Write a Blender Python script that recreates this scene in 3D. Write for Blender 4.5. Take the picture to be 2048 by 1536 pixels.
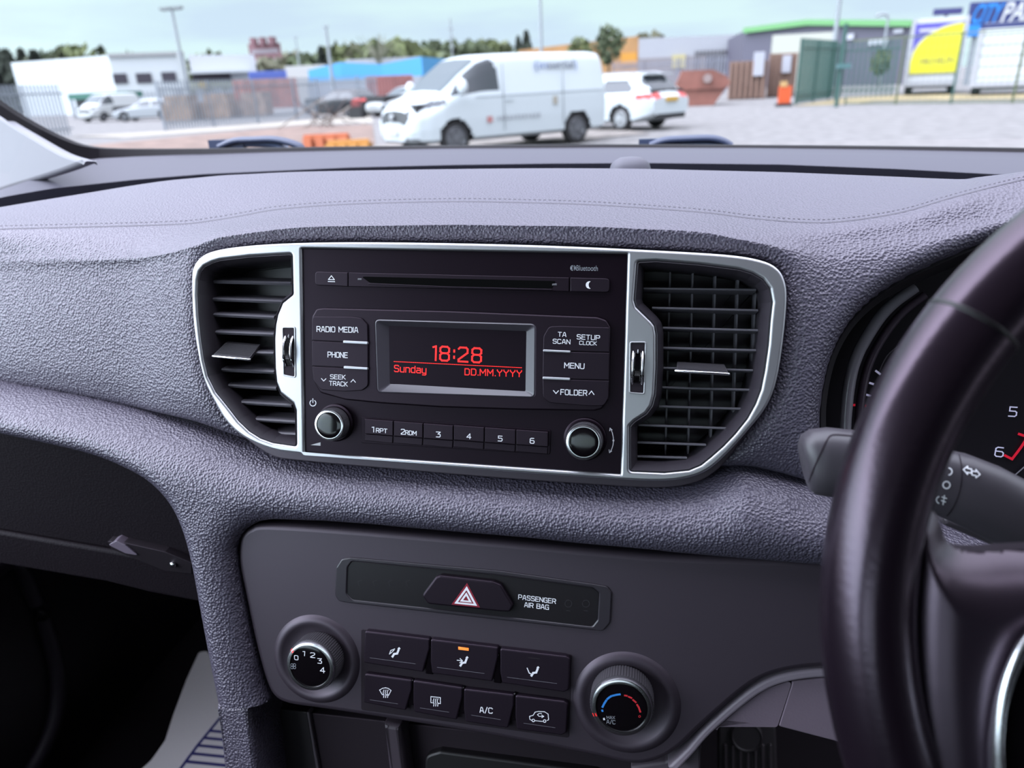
import bpy, bmesh, math, random
import numpy as np
from mathutils import Vector, Matrix

# ------------------------------------------------------------------ scene, camera, light
for o in list(bpy.data.objects):
    bpy.data.objects.remove(o)
SC = bpy.context.scene
COL = SC.collection
random.seed(7)
rng = np.random.default_rng(7)
PI = math.pi

F = 1435.0                      # focal length in pixels of the 2048 px wide frame (24 mm equivalent)
def nrm(v):
    v = np.array(v, float)
    return v / np.linalg.norm(v)
UPC = -nrm((156, 3432, 1435))   # world up seen from the camera (x right, y down, z forward)
XC = np.array((7994, 398, -1435.0)); XC = nrm(XC - UPC * XC.dot(UPC))
YC = np.cross(UPC, XC)
CM = np.array([XC, YC, UPC])    # camera -> world
EYE = np.array([0, 0, 1.35])

cam_d = bpy.data.cameras.new('camera')
cam_d.sensor_fit = 'HORIZONTAL'; cam_d.sensor_width = 36.0
cam_d.lens = 36.0 * F / 2048
cam_d.clip_start = 0.02; cam_d.clip_end = 2000
cam_d.dof.use_dof = True
cam_d.dof.focus_distance = 0.50
cam_d.dof.aperture_fstop = 6.8
cam_o = bpy.data.objects.new('camera', cam_d)
COL.objects.link(cam_o)
cx, cy, cz = CM @ np.array([1, 0, 0]), CM @ np.array([0, -1, 0]), CM @ np.array([0, 0, -1])
cam_o.matrix_world = Matrix(((cx[0], cy[0], cz[0], EYE[0]), (cx[1], cy[1], cz[1], EYE[1]), (cx[2], cy[2], cz[2], EYE[2]), (0, 0, 0, 1)))
SC.camera = cam_o

SC.view_settings.view_transform = 'Standard'
SC.view_settings.look = 'None'
SC.view_settings.exposure = 0.0
SC.view_settings.gamma = 1.0
SC.view_settings.use_curve_mapping = False
try:
    SC.cycles.use_denoising = True
    SC.cycles.max_bounces = 8
    SC.cycles.transparent_max_bounces = 12
    SC.cycles.sample_clamp_indirect = 6.0
    SC.cycles.caustics_reflective = False
    SC.cycles.caustics_refractive = False
except Exception:
    pass

# overcast sky: pale at the horizon, brighter overhead, soft cloud streaks
GLOW = 8.0
W = bpy.data.worlds.new('overcast_sky'); SC.world = W
W.use_nodes = True
nt = W.node_tree; nt.nodes.clear()
def N_(tree, kind, **kw):
    n = tree.nodes.new(kind)
    for k, v in kw.items():
        if k.startswith('i_'):
            n.inputs[k[2:].replace('_', ' ')].default_value = v
        else:
            setattr(n, k, v)
    return n
out = N_(nt, 'ShaderNodeOutputWorld'); bg = N_(nt, 'ShaderNodeBackground')
tc = N_(nt, 'ShaderNodeTexCoord'); sep = N_(nt, 'ShaderNodeSeparateXYZ')
nt.links.new(tc.outputs['Generated'], sep.inputs[0])
r_str = N_(nt, 'ShaderNodeValToRGB')        # luminance by elevation
el = r_str.color_ramp.elements
el[0].position = 0.0; el[0].color = (1.05, 1.05, 1.05, 1)
el[1].position = 1.0; el[1].color = (1, 1, 1, 1)
for p, c in ((.20, .95), (.30, 1.0)):
    e = el.new(p); e.color = (c, c, c, 1)
nt.links.new(sep.outputs[2], r_str.inputs[0])
mapg = N_(nt, 'ShaderNodeMapping'); mapg.inputs['Scale'].default_value = (1.5, 1.5, 9.0)
nt.links.new(tc.outputs['Generated'], mapg.inputs[0])
nz = N_(nt, 'ShaderNodeTexNoise'); nz.inputs['Scale'].default_value = 2.2; nz.inputs['Detail'].default_value = 5
nt.links.new(mapg.outputs[0], nz.inputs['Vector'])
r_c = N_(nt, 'ShaderNodeValToRGB')
r_c.color_ramp.elements[0].position = .40; r_c.color_ramp.elements[0].color = (.66, .82, .97, 1)
r_c.color_ramp.elements[1].position = .60; r_c.color_ramp.elements[1].color = (.75, .96, .99, 1)
nt.links.new(nz.outputs[0], r_c.inputs[0])
mx = N_(nt, 'ShaderNodeMix', data_type='RGBA', blend_type='MULTIPLY'); mx.inputs[0].default_value = 1
nt.links.new(r_c.outputs[0], mx.inputs[6]); nt.links.new(r_str.outputs[0], mx.inputs[7])
r_t = N_(nt, 'ShaderNodeMapRange'); r_t.inputs[1].default_value = .18; r_t.inputs[2].default_value = .45
nt.links.new(sep.outputs[2], r_t.inputs[0])
mt = N_(nt, 'ShaderNodeMix', data_type='RGBA'); mt.inputs[7].default_value = (.84, .88, 1.04, 1)
nt.links.new(r_t.outputs[0], mt.inputs[0]); nt.links.new(mx.outputs[2], mt.inputs[6])
nt.links.new(mt.outputs[2], bg.inputs[0])
mr = N_(nt, 'ShaderNodeMapRange'); mr.inputs[1].default_value = .22; mr.inputs[2].default_value = .95
mr.inputs[3].default_value = 1.0; mr.inputs[4].default_value = 5.0
nt.links.new(sep.outputs[2], mr.inputs[0])
# the sun stands behind thin cloud to the left and a little behind the car
SUN = nrm((-.80, -.42, .52))
dt = N_(nt, 'ShaderNodeVectorMath', operation='DOT_PRODUCT'); dt.inputs[1].default_value = tuple(SUN)
nt.links.new(tc.outputs['Generated'], dt.inputs[0])
mx0 = N_(nt, 'ShaderNodeMath', operation='MAXIMUM'); mx0.inputs[1].default_value = 0; nt.links.new(dt.outputs['Value'], mx0.inputs[0])
pw = N_(nt, 'ShaderNodeMath', operation='POWER'); pw.inputs[1].default_value = 3.0; nt.links.new(mx0.outputs[0], pw.inputs[0])
ml = N_(nt, 'ShaderNodeMath', operation='MULTIPLY_ADD'); ml.inputs[1].default_value = GLOW; nt.links.new(pw.outputs[0], ml.inputs[0]); nt.links.new(mr.outputs[0], ml.inputs[2])
nt.links.new(ml.outputs[0], bg.inputs[1])
nt.links.new(bg.outputs[0], out.inputs[0])

# ------------------------------------------------------------------ measuring helpers
def ray(x, y):
    return CM @ np.array([(x - 1024) / F, (y - 768) / F, 1.0])
def atY(x, y, Y):
    r = ray(x, y); return EYE + r * (Y / r[1])
def atZ(x, y, z=0.0):
    r = ray(x, y); return EYE + r * ((z - EYE[2]) / r[2])
class Frame:
    def __init__(s, o, U, V):
        s.o = np.array(o, float); s.U = nrm(U); V = np.array(V, float)
        s.V = nrm(V - s.U * s.U.dot(V)); s.N = np.cross(s.U, s.V)
    def hit(s, x, y, d=0.0):
        r = ray(x, y); t = ((s.o + s.N * d - EYE) @ s.N) / (r @ s.N)
        return EYE + r * t
    def uv(s, x, y, d=0.0):
        p = s.hit(x, y, d) - s.o
        return (p @ s.U, p @ s.V)
    def w(s, u, v, d=0.0):
        return s.o + s.U * u + s.V * v + s.N * d
    def mat(s):
        return np.array([s.U, s.V, s.N]).T
LEAN = math.radians(16.8)
FACE = Frame(EYE + ray(925, 715) * .5, (1, 0, 0), (0, math.sin(LEAN), math.cos(LEAN)))
def mpp(fr, x, y, d=0):         # metres per pixel there
    p = fr.hit(x, y, d) - EYE
    return (CM.T @ p)[2] / F

# ------------------------------------------------------------------ object helpers
def tag(o, label=None, cat=None, group=None, kind=None):
    if label: o['label'] = label
    if cat: o['category'] = cat
    if group: o['group'] = group
    if kind: o['kind'] = kind
    return o
def empty(name, loc, label=None, cat=None, group=None, kind=None):
    o = bpy.data.objects.new(name, None); COL.objects.link(o)
    o.location = [float(c) for c in loc]; o.empty_display_size = .05
    return tag(o, label, cat, group, kind)
def link(name, me, mat, parent=None, smooth=None):
    o = bpy.data.objects.new(name, me); COL.objects.link(o)
    if mat is not None:
        me.materials.clear(); me.materials.append(mat)
    if smooth is not None:
        for p in me.polygons: p.use_smooth = True
        if smooth < 179: me.set_sharp_from_angle(angle=math.radians(smooth))
    if parent is not None:
        o.parent = parent
        if parent.type == 'EMPTY':
            o.matrix_parent_inverse = Matrix.Translation(-Vector(parent.location))
    return o
def mesh(name, verts, faces, mat, parent=None, smooth=None):
    me = bpy.data.meshes.new(name)
    me.from_pydata([tuple(map(float, v)) for v in verts], [], faces)
    me.validate(); me.update()
    return link(name, me, mat, parent, smooth)
def curve_mesh(loops, ext, bev, res=3, off=None):
    cu = bpy.data.curves.new('tmp', 'CURVE'); cu.dimensions = '2D'; cu.fill_mode = 'BOTH'
    cu.extrude = ext; cu.bevel_depth = bev; cu.bevel_resolution = res
    cu.offset = -bev if off is None else off
    for lp in loops:
        sp = cu.splines.new('POLY'); sp.points.add(len(lp) - 1)
        for p, q in zip(sp.points, lp): p.co = (q[0], q[1], 0, 1)
        sp.use_cyclic_u = True
    ob = bpy.data.objects.new('tmp', cu)
    me = bpy.data.meshes.new_from_object(ob)
    bpy.data.objects.remove(ob); bpy.data.curves.remove(cu)
    return me
def xform(me, fr, dmid):
    n = len(me.vertices); a = np.empty(n * 3, np.float32); me.vertices.foreach_get('co', a)
    a = a.reshape(-1, 3).astype(float)
    b = fr.o + a[:, :1] * fr.U + a[:, 1:2] * fr.V + (a[:, 2:3] + dmid) * fr.N
    me.vertices.foreach_set('co', b.astype(np.float32).ravel()); me.update()
def roundc(pts, r, n=4):
    """round the corners of a closed polygon in plane units; a point may bring its own radius"""
    out_ = []; m = len(pts)
    for i in range(m):
        p = np.array(pts[i][:2]); a = np.array(pts[i - 1][:2]); b = np.array(pts[(i + 1) % m][:2])
        rr = pts[i][2] if len(pts[i]) > 2 else r
        d1, d2 = a - p, b - p; l1, l2 = np.linalg.norm(d1), np.linalg.norm(d2)
        if rr <= 0 or l1 < 1e-9 or l2 < 1e-9: out_.append(tuple(p)); continue
        d1 /= l1; d2 /= l2
        ang = math.acos(max(-1, min(1, d1 @ d2)))
        if ang > 3.05: out_.append(tuple(p)); continue
        t = min(rr / math.tan(ang / 2), l1 * .49, l2 * .49)
        q1, q2 = p + d1 * t, p + d2 * t
        for k in range(n + 1):
            s = k / n
            out_.append(tuple((1 - s) ** 2 * q1 + 2 * s * (1 - s) * p + s * s * q2))
    return out_
def smoothc(pts, n=4, closed=True):
    """Catmull-Rom through the points"""
    P = [np.array(p, float) for p in pts]; m = len(P); o_ = []
    rngk = range(m) if closed else range(m - 1)
    for i in rngk:
        if closed: a, b, c, d = P[i - 1], P[i], P[(i + 1) % m], P[(i + 2) % m]
        else: a, b, c, d = P[max(i - 1, 0)], P[i], P[i + 1], P[min(i + 2, m - 1)]
        for k in range(n):
            t = k / n
            o_.append(.5 * (2 * b + (c - a) * t + (2 * a - 5 * b + 4 * c - d) * t * t + (3 * b - a - 3 * c + d) * t ** 3))
    if not closed: o_.append(P[-1])
    return [tuple(p) for p in o_]
def px2uv(pts, d, fr=FACE, r=0.0):
    return [(*fr.uv(p[0], p[1], d), (p[2] * .001 if len(p) > 2 else r)) for p in pts]
def plate(name, loops, d0, d1, mat, parent=None, bev=.0006, r=.0015, fr=FACE, raw=False, res=2):
    """solid plate from picture-measured outlines lying in the plane frame, back at d0, front at d1; further loops are holes"""
    L = loops if raw else [roundc(px2uv(l, d1, fr, r), r) for l in loops]
    th = d1 - d0; bev = min(bev, th * .49)
    me = curve_mesh(L, th / 2 - bev, bev, res)
    xform(me, fr, (d0 + d1) / 2)
    return link(name, me, mat, parent, 40)
def lathe(name, fr, cu, prof, mat, parent=None, seg=64, smooth=35, knurl=None):
    """revolve (radius, d) about the frame normal through (u, v)"""
    V, Fc = [], []
    for i, (r, d) in enumerate(prof):
        for k in range(seg):
            a = 2 * PI * k / seg
            rr = r * (1 + (knurl[1] if knurl and i in knurl[0] and k % 2 else 0))
            V.append(fr.w(cu[0] + rr * math.cos(a), cu[1] + rr * math.sin(a), d))
    n = len(prof)
    for i in range(n - 1):
        for k in range(seg):
            k2 = (k + 1) % seg
            Fc.append((i * seg + k, i * seg + k2, (i + 1) * seg + k2, (i + 1) * seg + k))
    if prof[-1][0] > 1e-6: Fc.append(tuple((n - 1) * seg + k for k in range(seg)))
    return mesh(name, V, Fc, mat, parent, smooth)
def loftloops(name, loops, mat, parent=None, cap0=False, cap1=False, smooth=40, closed=True):
    V = []; Fc = []; m = len(loops[0])
    for l in loops: V += list(l)
    for i in range(len(loops) - 1):
        for k in range(m if closed else m - 1):
            k2 = (k + 1) % m
            Fc.append((i * m + k, i * m + k2, (i + 1) * m + k2, (i + 1) * m + k))
    if cap0: Fc.append(tuple(range(m))[::-1])
    if cap1: Fc.append(tuple((len(loops) - 1) * m + k for k in range(m)))
    return mesh(name, V, Fc, mat, parent, smooth)
def tube(name, path, rad, mat, parent=None, seg=12, flat=1.0, upv=(0, 0, 1), caps=True, smooth=60, closed=False):
    P = [np.array(p, float) for p in path]; m = len(P); loops = []
    for i in range(m):
        t = nrm(P[(i + 1) % m if closed else min(i + 1, m - 1)] - P[i - 1 if closed else max(i - 1, 0)])
        a = np.cross(t, upv); a = nrm(a) if np.linalg.norm(a) > 1e-6 else nrm(np.cross(t, (1, 0, 0)))
        b = np.cross(a, t)
        r = rad[i] if hasattr(rad, '__len__') else rad
        loops.append([P[i] + a * r * math.cos(2 * PI * k / seg) + b * r * flat * math.sin(2 * PI * k / seg) for k in range(seg)])
    if closed: loops.append(loops[0])
    return loftloops(name, loops, mat, parent, caps and not closed, caps and not closed, smooth)
class MB:
    def __init__(s): s.v = []; s.f = []
    def box(s, c, size, ax=None):
        A = np.eye(3) if ax is None else np.array(ax, float)
        b = len(s.v)
        for sx in (-1, 1):
            for sy in (-1, 1):
                for sz in (-1, 1):
                    s.v.append(np.array(c, float) + A[0] * sx * size[0] / 2 + A[1] * sy * size[1] / 2 + A[2] * sz * size[2] / 2)
        for q in ((0, 1, 3, 2), (4, 6, 7, 5), (0, 4, 5, 1), (2, 3, 7, 6), (0, 2, 6, 4), (1, 5, 7, 3)):
            s.f.append(tuple(b + i for i in q))
        return s
    def bar(s, p, q, w, h=None):
        p, q = np.array(p, float), np.array(q, float); t = nrm(q - p)
        a = np.cross(t, (0, 0, 1)); a = nrm(a) if np.linalg.norm(a) > 1e-6 else np.array([1., 0, 0])
        return s.box((p + q) / 2, (np.linalg.norm(q - p), w, h or w), (t, a, np.cross(a, t)))
    def prism(s, pts, d, base=None):
        """extrude a 3D polygon by vector d"""
        b = len(s.v); m = len(pts); d = np.array(d, float)
        s.v += [np.array(p, float) for p in pts] + [np.array(p, float) + d for p in pts]
        s.f.append(tuple(range(b, b + m))[::-1]); s.f.append(tuple(range(b + m, b + 2 * m)))
        for k in range(m):
            k2 = (k + 1) % m; s.f.append((b + k, b + k2, b + m + k2, b + m + k))
        return s
    def quad(s, *pts):
        b = len(s.v); s.v += [np.array(p, float) for p in pts]; s.f.append(tuple(range(b, b + len(pts)))); return s
    def build(s, name, mat, parent=None, smooth=None):
        return mesh(name, s.v, s.f, mat, parent, smooth)

# ------------------------------------------------------------------ materials
def mat(name, col, rough=.5, metal=0.0, spec=.5, bump=None, emit=None, coat=0.0, var=None, alpha=None, stint=None):
    m = bpy.data.materials.new(name); m.use_nodes = True
    t = m.node_tree; b = t.nodes['Principled BSDF']
    b.inputs['Base Color'].default_value = (*col, 1); b.inputs['Roughness'].default_value = rough
    b.inputs['Metallic'].default_value = metal; b.inputs['Specular IOR Level'].default_value = spec
    if stint: b.inputs['Specular Tint'].default_value = (*stint, 1)
    if coat: b.inputs['Coat Weight'].default_value = coat; b.inputs['Coat Roughness'].default_value = .08
    if emit:
        b.inputs['Emission Color'].default_value = (*emit[0], 1); b.inputs['Emission Strength'].default_value = emit[1]
    co = N_(t, 'ShaderNodeTexCoord')
    if var:      # (scale, amount) colour mottling that belongs to the surface
        n = N_(t, 'ShaderNodeTexNoise'); n.inputs['Scale'].default_value = var[0]; n.inputs['Detail'].default_value = 6
        t.links.new(co.outputs['Object'], n.inputs['Vector'])
        rp = N_(t, 'ShaderNodeValToRGB')
        a = var[1]
        c0 = var[2] if len(var) > 2 else tuple(c * (1 - a) for c in col)
        c1 = tuple(min(1, c * (1 + a)) for c in col)
        rp.color_ramp.elements[0].position = .35; rp.color_ramp.elements[1].position = .65
        rp.color_ramp.elements[0].color = (*c0, 1); rp.color_ramp.elements[1].color = (*c1, 1)
        t.links.new(n.outputs[0], rp.inputs[0]); t.links.new(rp.outputs[0], b.inputs['Base Color'])
    if bump:
        kind, sc, st, dist = bump
        bp = N_(t, 'ShaderNodeBump'); bp.inputs['Strength'].default_value = st; bp.inputs['Distance'].default_value = dist
        if kind == 'noise':
            n = N_(t, 'ShaderNodeTexNoise'); n.inputs['Scale'].default_value = sc; n.inputs['Detail'].default_value = 3
            t.links.new(co.outputs['Object'], n.inputs['Vector']); t.links.new(n.outputs[0], bp.inputs['Height'])
        elif kind == 'grain':
            ns = N_(t, 'ShaderNodeTexNoise'); ns.inputs['Scale'].default_value = sc * .55; ns.inputs['Detail'].default_value = 2
            t.links.new(co.outputs['Object'], ns.inputs['Vector'])
            mixv = N_(t, 'ShaderNodeMix', data_type='VECTOR'); mixv.inputs[0].default_value = .0008
            t.links.new(co.outputs['Object'], mixv.inputs[4]); t.links.new(ns.outputs['Color'], mixv.inputs[5])
            vo = N_(t, 'ShaderNodeTexVoronoi', feature='SMOOTH_F1'); vo.inputs['Scale'].default_value = sc
            vo.inputs['Smoothness'].default_value = .15
            t.links.new(mixv.outputs[1], vo.inputs['Vector'])
            t.links.new(vo.outputs['Distance'], bp.inputs['Height'])
        elif kind == 'wave':
            wv = N_(t, 'ShaderNodeTexWave', bands_direction='X'); wv.inputs['Scale'].default_value = sc
            t.links.new(co.outputs['Object'], wv.inputs['Vector']); t.links.new(wv.outputs['Fac'], bp.inputs['Height'])
        t.links.new(bp.outputs[0], b.inputs['Normal'])
    if alpha is not None: b.inputs['Alpha'].default_value = alpha
    return m
M = {}
M['leather'] = mat('grained_dash_skin', (.060, .053, .078), .43, spec=1.0, bump=('grain', 540, .80, .0010), stint=(.98, .92, 1.0))
M['leather_low'] = M['leather']
M['matte'] = mat('smooth_dark_trim', (.026, .020, .027), .48, spec=.75, bump=('noise', 2600, .06, .0002), stint=(1.0, .87, 1.0))
M['cavity'] = mat('dark_cavity_plastic', (.012, .010, .012), .6, spec=.3, stint=(1.0, .78, .98))
M['radio'] = mat('radio_face_plastic', (.0035, .0015, .0035), .36, spec=.2, stint=(1.0, .78, .98))
M['island'] = mat('radio_island_plastic', (.006, .0035, .006), .40, spec=.28, stint=(1.0, .78, .98))
M['button'] = mat('button_plastic', (.008, .0055, .0085), .42, spec=.28, stint=(1.0, .78, .98))
M['gloss'] = mat('gloss_black', (.004, .003, .004), .10, spec=.5)
M['silver'] = mat('satin_silver_paint', (.52, .515, .54), .40, metal=.95, bump=('noise', 900, .02, .0002))
M['chrome'] = mat('chrome', (.86, .85, .88), .22, metal=1.0)
M['bar'] = mat('pale_silver_bar', (.50, .50, .53), .35, metal=.6)
M['legend'] = mat('white_legend', (.80, .80, .84), .6)
M['legend_dim'] = mat('grey_legend', (.23, .24, .27), .6)
M['legend_dark'] = mat('dark_print', (.03, .03, .035), .6)
M['screen'] = mat('display_glass', (.006, .005, .012), .16, spec=.20)
M['red_led'] = mat('red_display_segment', (.5, .01, .01), .5, emit=((1.0, .015, .012), 1.1))
M['amber'] = mat('amber_lamp', (.7, .2, .03), .5, emit=((1, .25, .04), .8))
M['red'] = mat('red_print', (.55, .02, .03), .5)
M['redfilm'] = mat('dark_red_print', (.24, .012, .03), .4)
M['blue'] = mat('blue_print', (.03, .22, .62), .5)
M['knurl'] = mat('knurled_rubber', (.05, .045, .052), .5, spec=.5)
M['slat'] = mat('vent_slat_plastic', (.10, .094, .110), .40, spec=.5)
M['wheel'] = mat('worn_wheel_leather', (.010, .006, .010), .24, spec=.85, bump=('noise', 420, .10, .0006), stint=(1.0, .78, .98))
M['wheel_hub'] = mat('wheel_hub_plastic', (.012, .008, .013), .34, spec=.9, bump=('noise', 1200, .05, .0003), stint=(1.0, .78, .98))
M['pillar'] = mat('pale_grey_pillar_trim', (.155, .15, .168), .6, bump=('noise', 700, .1, .0003))
M['frit'] = mat('black_glass_border', (.006, .004, .006), .5, spec=.2)
M['strip'] = mat('defroster_panel_plastic', (.055, .052, .070), .6, spec=.4, bump=('grain', 600, .3, .0005))
M['kneetrim'] = mat('mauve_grey_trim', (.150, .118, .148), .55, bump=('grain', 700, .25, .0004), stint=(1.0, .78, .98))
M['carpet'] = mat('black_carpet', (.010, .008, .010), .95, spec=.1, bump=('noise', 900, .5, .001))
M['paper'] = mat('white_paper', (.85, .82, .83), .8)
M['navy'] = mat('navy_print', (.02, .02, .16), .7)
M['thread'] = mat('grey_stitching', (.075, .068, .085), .7)
M['wiper'] = mat('wiper_blue_black', (.035, .045, .085), .35)
M['rubber'] = mat('pedal_rubber', (.018, .014, .017), .6)
M['stalk'] = mat('stalk_plastic', (.055, .048, .058), .42, spec=.5, bump=('noise', 1500, .06, .0002))

# thin windscreen glass
g = bpy.data.materials.new('windscreen_glass'); g.use_nodes = True
t = g.node_tree; t.nodes.clear()
o_ = N_(t, 'ShaderNodeOutputMaterial'); mxs = N_(t, 'ShaderNodeMixShader')
tr = N_(t, 'ShaderNodeBsdfTransparent'); tr.inputs[0].default_value = (.97, .985, .985, 1)
gl = N_(t, 'ShaderNodeBsdfGlossy'); gl.inputs['Roughness'].default_value = .02
mxs.inputs[0].default_value = .02
t.links.new(tr.outputs[0], mxs.inputs[1]); t.links.new(gl.outputs[0], mxs.inputs[2]); t.links.new(mxs.outputs[0], o_.inputs[0])
M['glass'] = g

# ------------------------------------------------------------------ stroke lettering (squared instrument type)
GL = {
 'A': [[(0,0),(1.25,5.6),(1.7,6),(2.3,6),(2.75,5.6),(4,0)],[(.5,1.9),(3.5,1.9)]],
 'B': [[(0,0),(0,6),(3.3,6),(4,5.3),(4,3.9),(3.2,3.2),(0,3.2)],[(3.2,3.2),(4,2.5),(4,.7),(3.3,0),(0,0)]],
 'C': [[(4,5.2),(3.2,6),(.8,6),(0,5.2),(0,.8),(.8,0),(3.2,0),(4,.8)]],
 'D': [[(0,0),(0,6),(3,6),(4,5),(4,1),(3,0),(0,0)]],
 'E': [[(3.7,6),(0,6),(0,0),(3.7,0)],[(0,3.1),(3.3,3.1)]],
 'F': [[(3.7,6),(0,6),(0,0)],[(0,3),(3.2,3)]],
 'G': [[(4,5.2),(3.2,6),(.8,6),(0,5.2),(0,.8),(.8,0),(4,0),(4,3),(2.2,3)]],
 'H': [[(0,0),(0,6)],[(4,0),(4,6)],[(0,3.1),(4,3.1)]],
 'I': [[(.0,0),(.0,6)]],
 'K': [[(0,0),(0,6)],[(3.8,6),(.6,3.1),(0,3.1)],[(.9,3.1),(4,0)]],
 'L': [[(0,6),(0,0),(3.5,0)]],
 'M': [[(0,0),(0,6),(2.4,2.2),(4.8,6),(4.8,0)]],
 'N': [[(0,0),(0,6),(4,0),(4,6)]],
 'O': [[(.8,0),(0,.8),(0,5.2),(.8,6),(3.2,6),(4,5.2),(4,.8),(3.2,0),(.8,0)]],
 'P': [[(0,0),(0,6),(3.2,6),(4,5.2),(4,3.3),(3.2,2.6),(0,2.6)]],
 'R': [[(0,0),(0,6),(3.2,6),(4,5.2),(4,3.5),(3.2,2.8),(0,2.8)],[(2.4,2.8),(4,0)]],
 'S': [[(4,5.3),(3.3,6),(.8,6),(0,5.3),(0,3.9),(.8,3.2),(3.2,3.0),(4,2.4),(4,.7),(3.2,0),(.7,0),(0,.7)]],
 'T': [[(0,6),(4,6)],[(2,6),(2,0)]],
 'U': [[(0,6),(0,.8),(.8,0),(3.2,0),(4,.8),(4,6)]],
 'V': [[(0,6),(2,0),(4,6)]],
 'X': [[(0,0),(4,6)],[(0,6),(4,0)]],
 'Y': [[(0,6),(0,5.2),(2,3),(4,5.2),(4,6)],[(2,3),(2,0)]],
 '0': [[(.8,0),(0,.8),(0,5.2),(.8,6),(3.0,6),(3.8,5.2),(3.8,.8),(3.0,0),(.8,0)]],
 '1': [[(0,5.6),(1.2,6),(1.2,0)]],
 '2': [[(0,5.4),(.6,6),(3.2,6),(3.8,5.3),(3.8,3.8),(0,.8),(0,0),(3.9,0)]],
 '3': [[(0,6),(3.8,6),(1.6,3.5),(3,3.5),(3.8,2.8),(3.8,.8),(3,0),(0,0)]],
 '4': [[(3,0),(3,6),(0,1.8),(4,1.8)]],
 '5': [[(3.7,6),(.2,6),(.2,3.4),(3,3.4),(3.8,2.7),(3.8,.8),(3,0),(0,0)]],
 '6': [[(3.4,6),(.9,6),(0,5.1),(0,.8),(.8,0),(3,0),(3.8,.8),(3.8,2.6),(3,3.4),(0,3.4)]],
 '8': [[(.8,3.2),(0,3.9),(0,5.3),(.8,6),(3,6),(3.8,5.3),(3.8,3.9),(3,3.2),(.8,3.2),(0,2.4),(0,.7),(.8,0),(3,0),(3.8,.7),(3.8,2.4),(3,3.2)]],
 '/': [[(0,-.4),(2.4,6.4)]], '.': [[(.3,0),(.3,.3)]], '-': [[(0,3),(2.4,3)]],
 ':': [[(.3,1.3),(.3,2.0)],[(.3,4.0),(.3,4.7)]],
 'u': [[(0,4.4),(0,.7),(.7,0),(3.6,0),(3.6,4.4)]],
 'n': [[(0,0),(0,4.4),(2.9,4.4),(3.6,3.7),(3.6,0)]],
 'd': [[(3.6,6),(3.6,0),(.7,0),(0,.7),(0,3.7),(.7,4.4),(3.6,4.4)]],
 'a': [[(.3,4.4),(2.9,4.4),(3.6,3.7),(3.6,0),(.7,0),(0,.6),(0,1.9),(.6,2.5),(3.6,2.5)]],
 'y': [[(0,4.4),(0,.7),(.7,0),(3.6,0)],[(3.6,4.4),(3.6,-1.0),(2.9,-1.7),(.4,-1.7)]],
}
def strokes_mesh(polys, wd):
    V, Fc = [], []
    for pl in polys:
        for i in range(len(pl) - 1):
            a, b = np.array(pl[i], float), np.array(pl[i + 1], float)
            l = np.linalg.norm(b - a)
            if l < 1e-9: continue
            tt = (b - a) / l; n = np.array([-tt[1], tt[0]]) * wd / 2; e = tt * wd * .42
            k = len(V); V += [a - e - n, b + e - n, b + e + n, a - e + n]; Fc.append((k, k + 1, k + 2, k + 3))
    return V, Fc
def put_strokes(name, polys, wd, d, mat_, parent, fr=FACE):
    V, Fc = strokes_mesh(polys, wd)
    return mesh(name, [fr.w(p[0], p[1], d + 1e-6 * (i // 4 % 7)) for i, p in enumerate(V)], Fc, mat_, parent)
def text_polys(s, u0, v0, h, wf=1.0, gap=1.5):
    k = h / 6; x = 0; R = []
    for ch in s:
        if ch == ' ': x += 3.2; continue
        g_ = GL[ch]
        for pl in g_: R.append([(x + p[0], p[1]) for p in pl])
        x += max(p[0] for pl in g_ for p in pl) + gap
    wtot = (x - gap)
    return [[(u0 + p[0] * k * wf, v0 + p[1] * k) for p in pl] for pl in R], wtot * k * wf
def text(name, s, p0, p1, h_px, d, mat_, parent, fr=FACE, bold=.16, gap=1.5):
    """lettering whose baseline runs from picture point p0 to p1 on plane d"""
    a, b = np.array(fr.uv(*p0, d)), np.array(fr.uv(*p1, d))
    h = h_px * .84 * mpp(fr, *p0, d)
    _, w0 = text_polys(s, 0, 0, h, 1, gap)
    L = np.linalg.norm(b - a); wf = L / w0
    P, _ = text_polys(s, 0, 0, h, wf, gap)
    tt = (b - a) / L; n = np.array([-tt[1], tt[0]])
    P = [[tuple(a + tt * p[0] + n * p[1]) for p in pl] for pl in P]
    return put_strokes(name, P, h * bold, d + .00015, mat_, parent, fr)
def icon(name, polys_px, wd_px, d, mat_, parent, fr=FACE):
    P = [[fr.uv(*p, d) for p in pl] for pl in polys_px]
    return put_strokes(name, P, wd_px * mpp(fr, *polys_px[0][0], d), d + .00015, mat_, parent, fr)
def arc(cx_, cy_, r, a0, a1, n=14, ry=None):
    return [(cx_ + r * math.cos(math.radians(a0 + (a1 - a0) * k / n)), cy_ - (ry or r) * math.sin(math.radians(a0 + (a1 - a0) * k / n))) for k in range(n + 1)]
def font_mesh(s, size, bold=0.0):
    cu = bpy.data.curves.new('tmp', 'FONT'); cu.body = s; cu.size = size; cu.extrude = size * .01; cu.offset = bold
    ob = bpy.data.objects.new('tmp', cu); me = bpy.data.meshes.new_from_object(ob)
    bpy.data.objects.remove(ob); bpy.data.curves.remove(cu)
    return me
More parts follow.
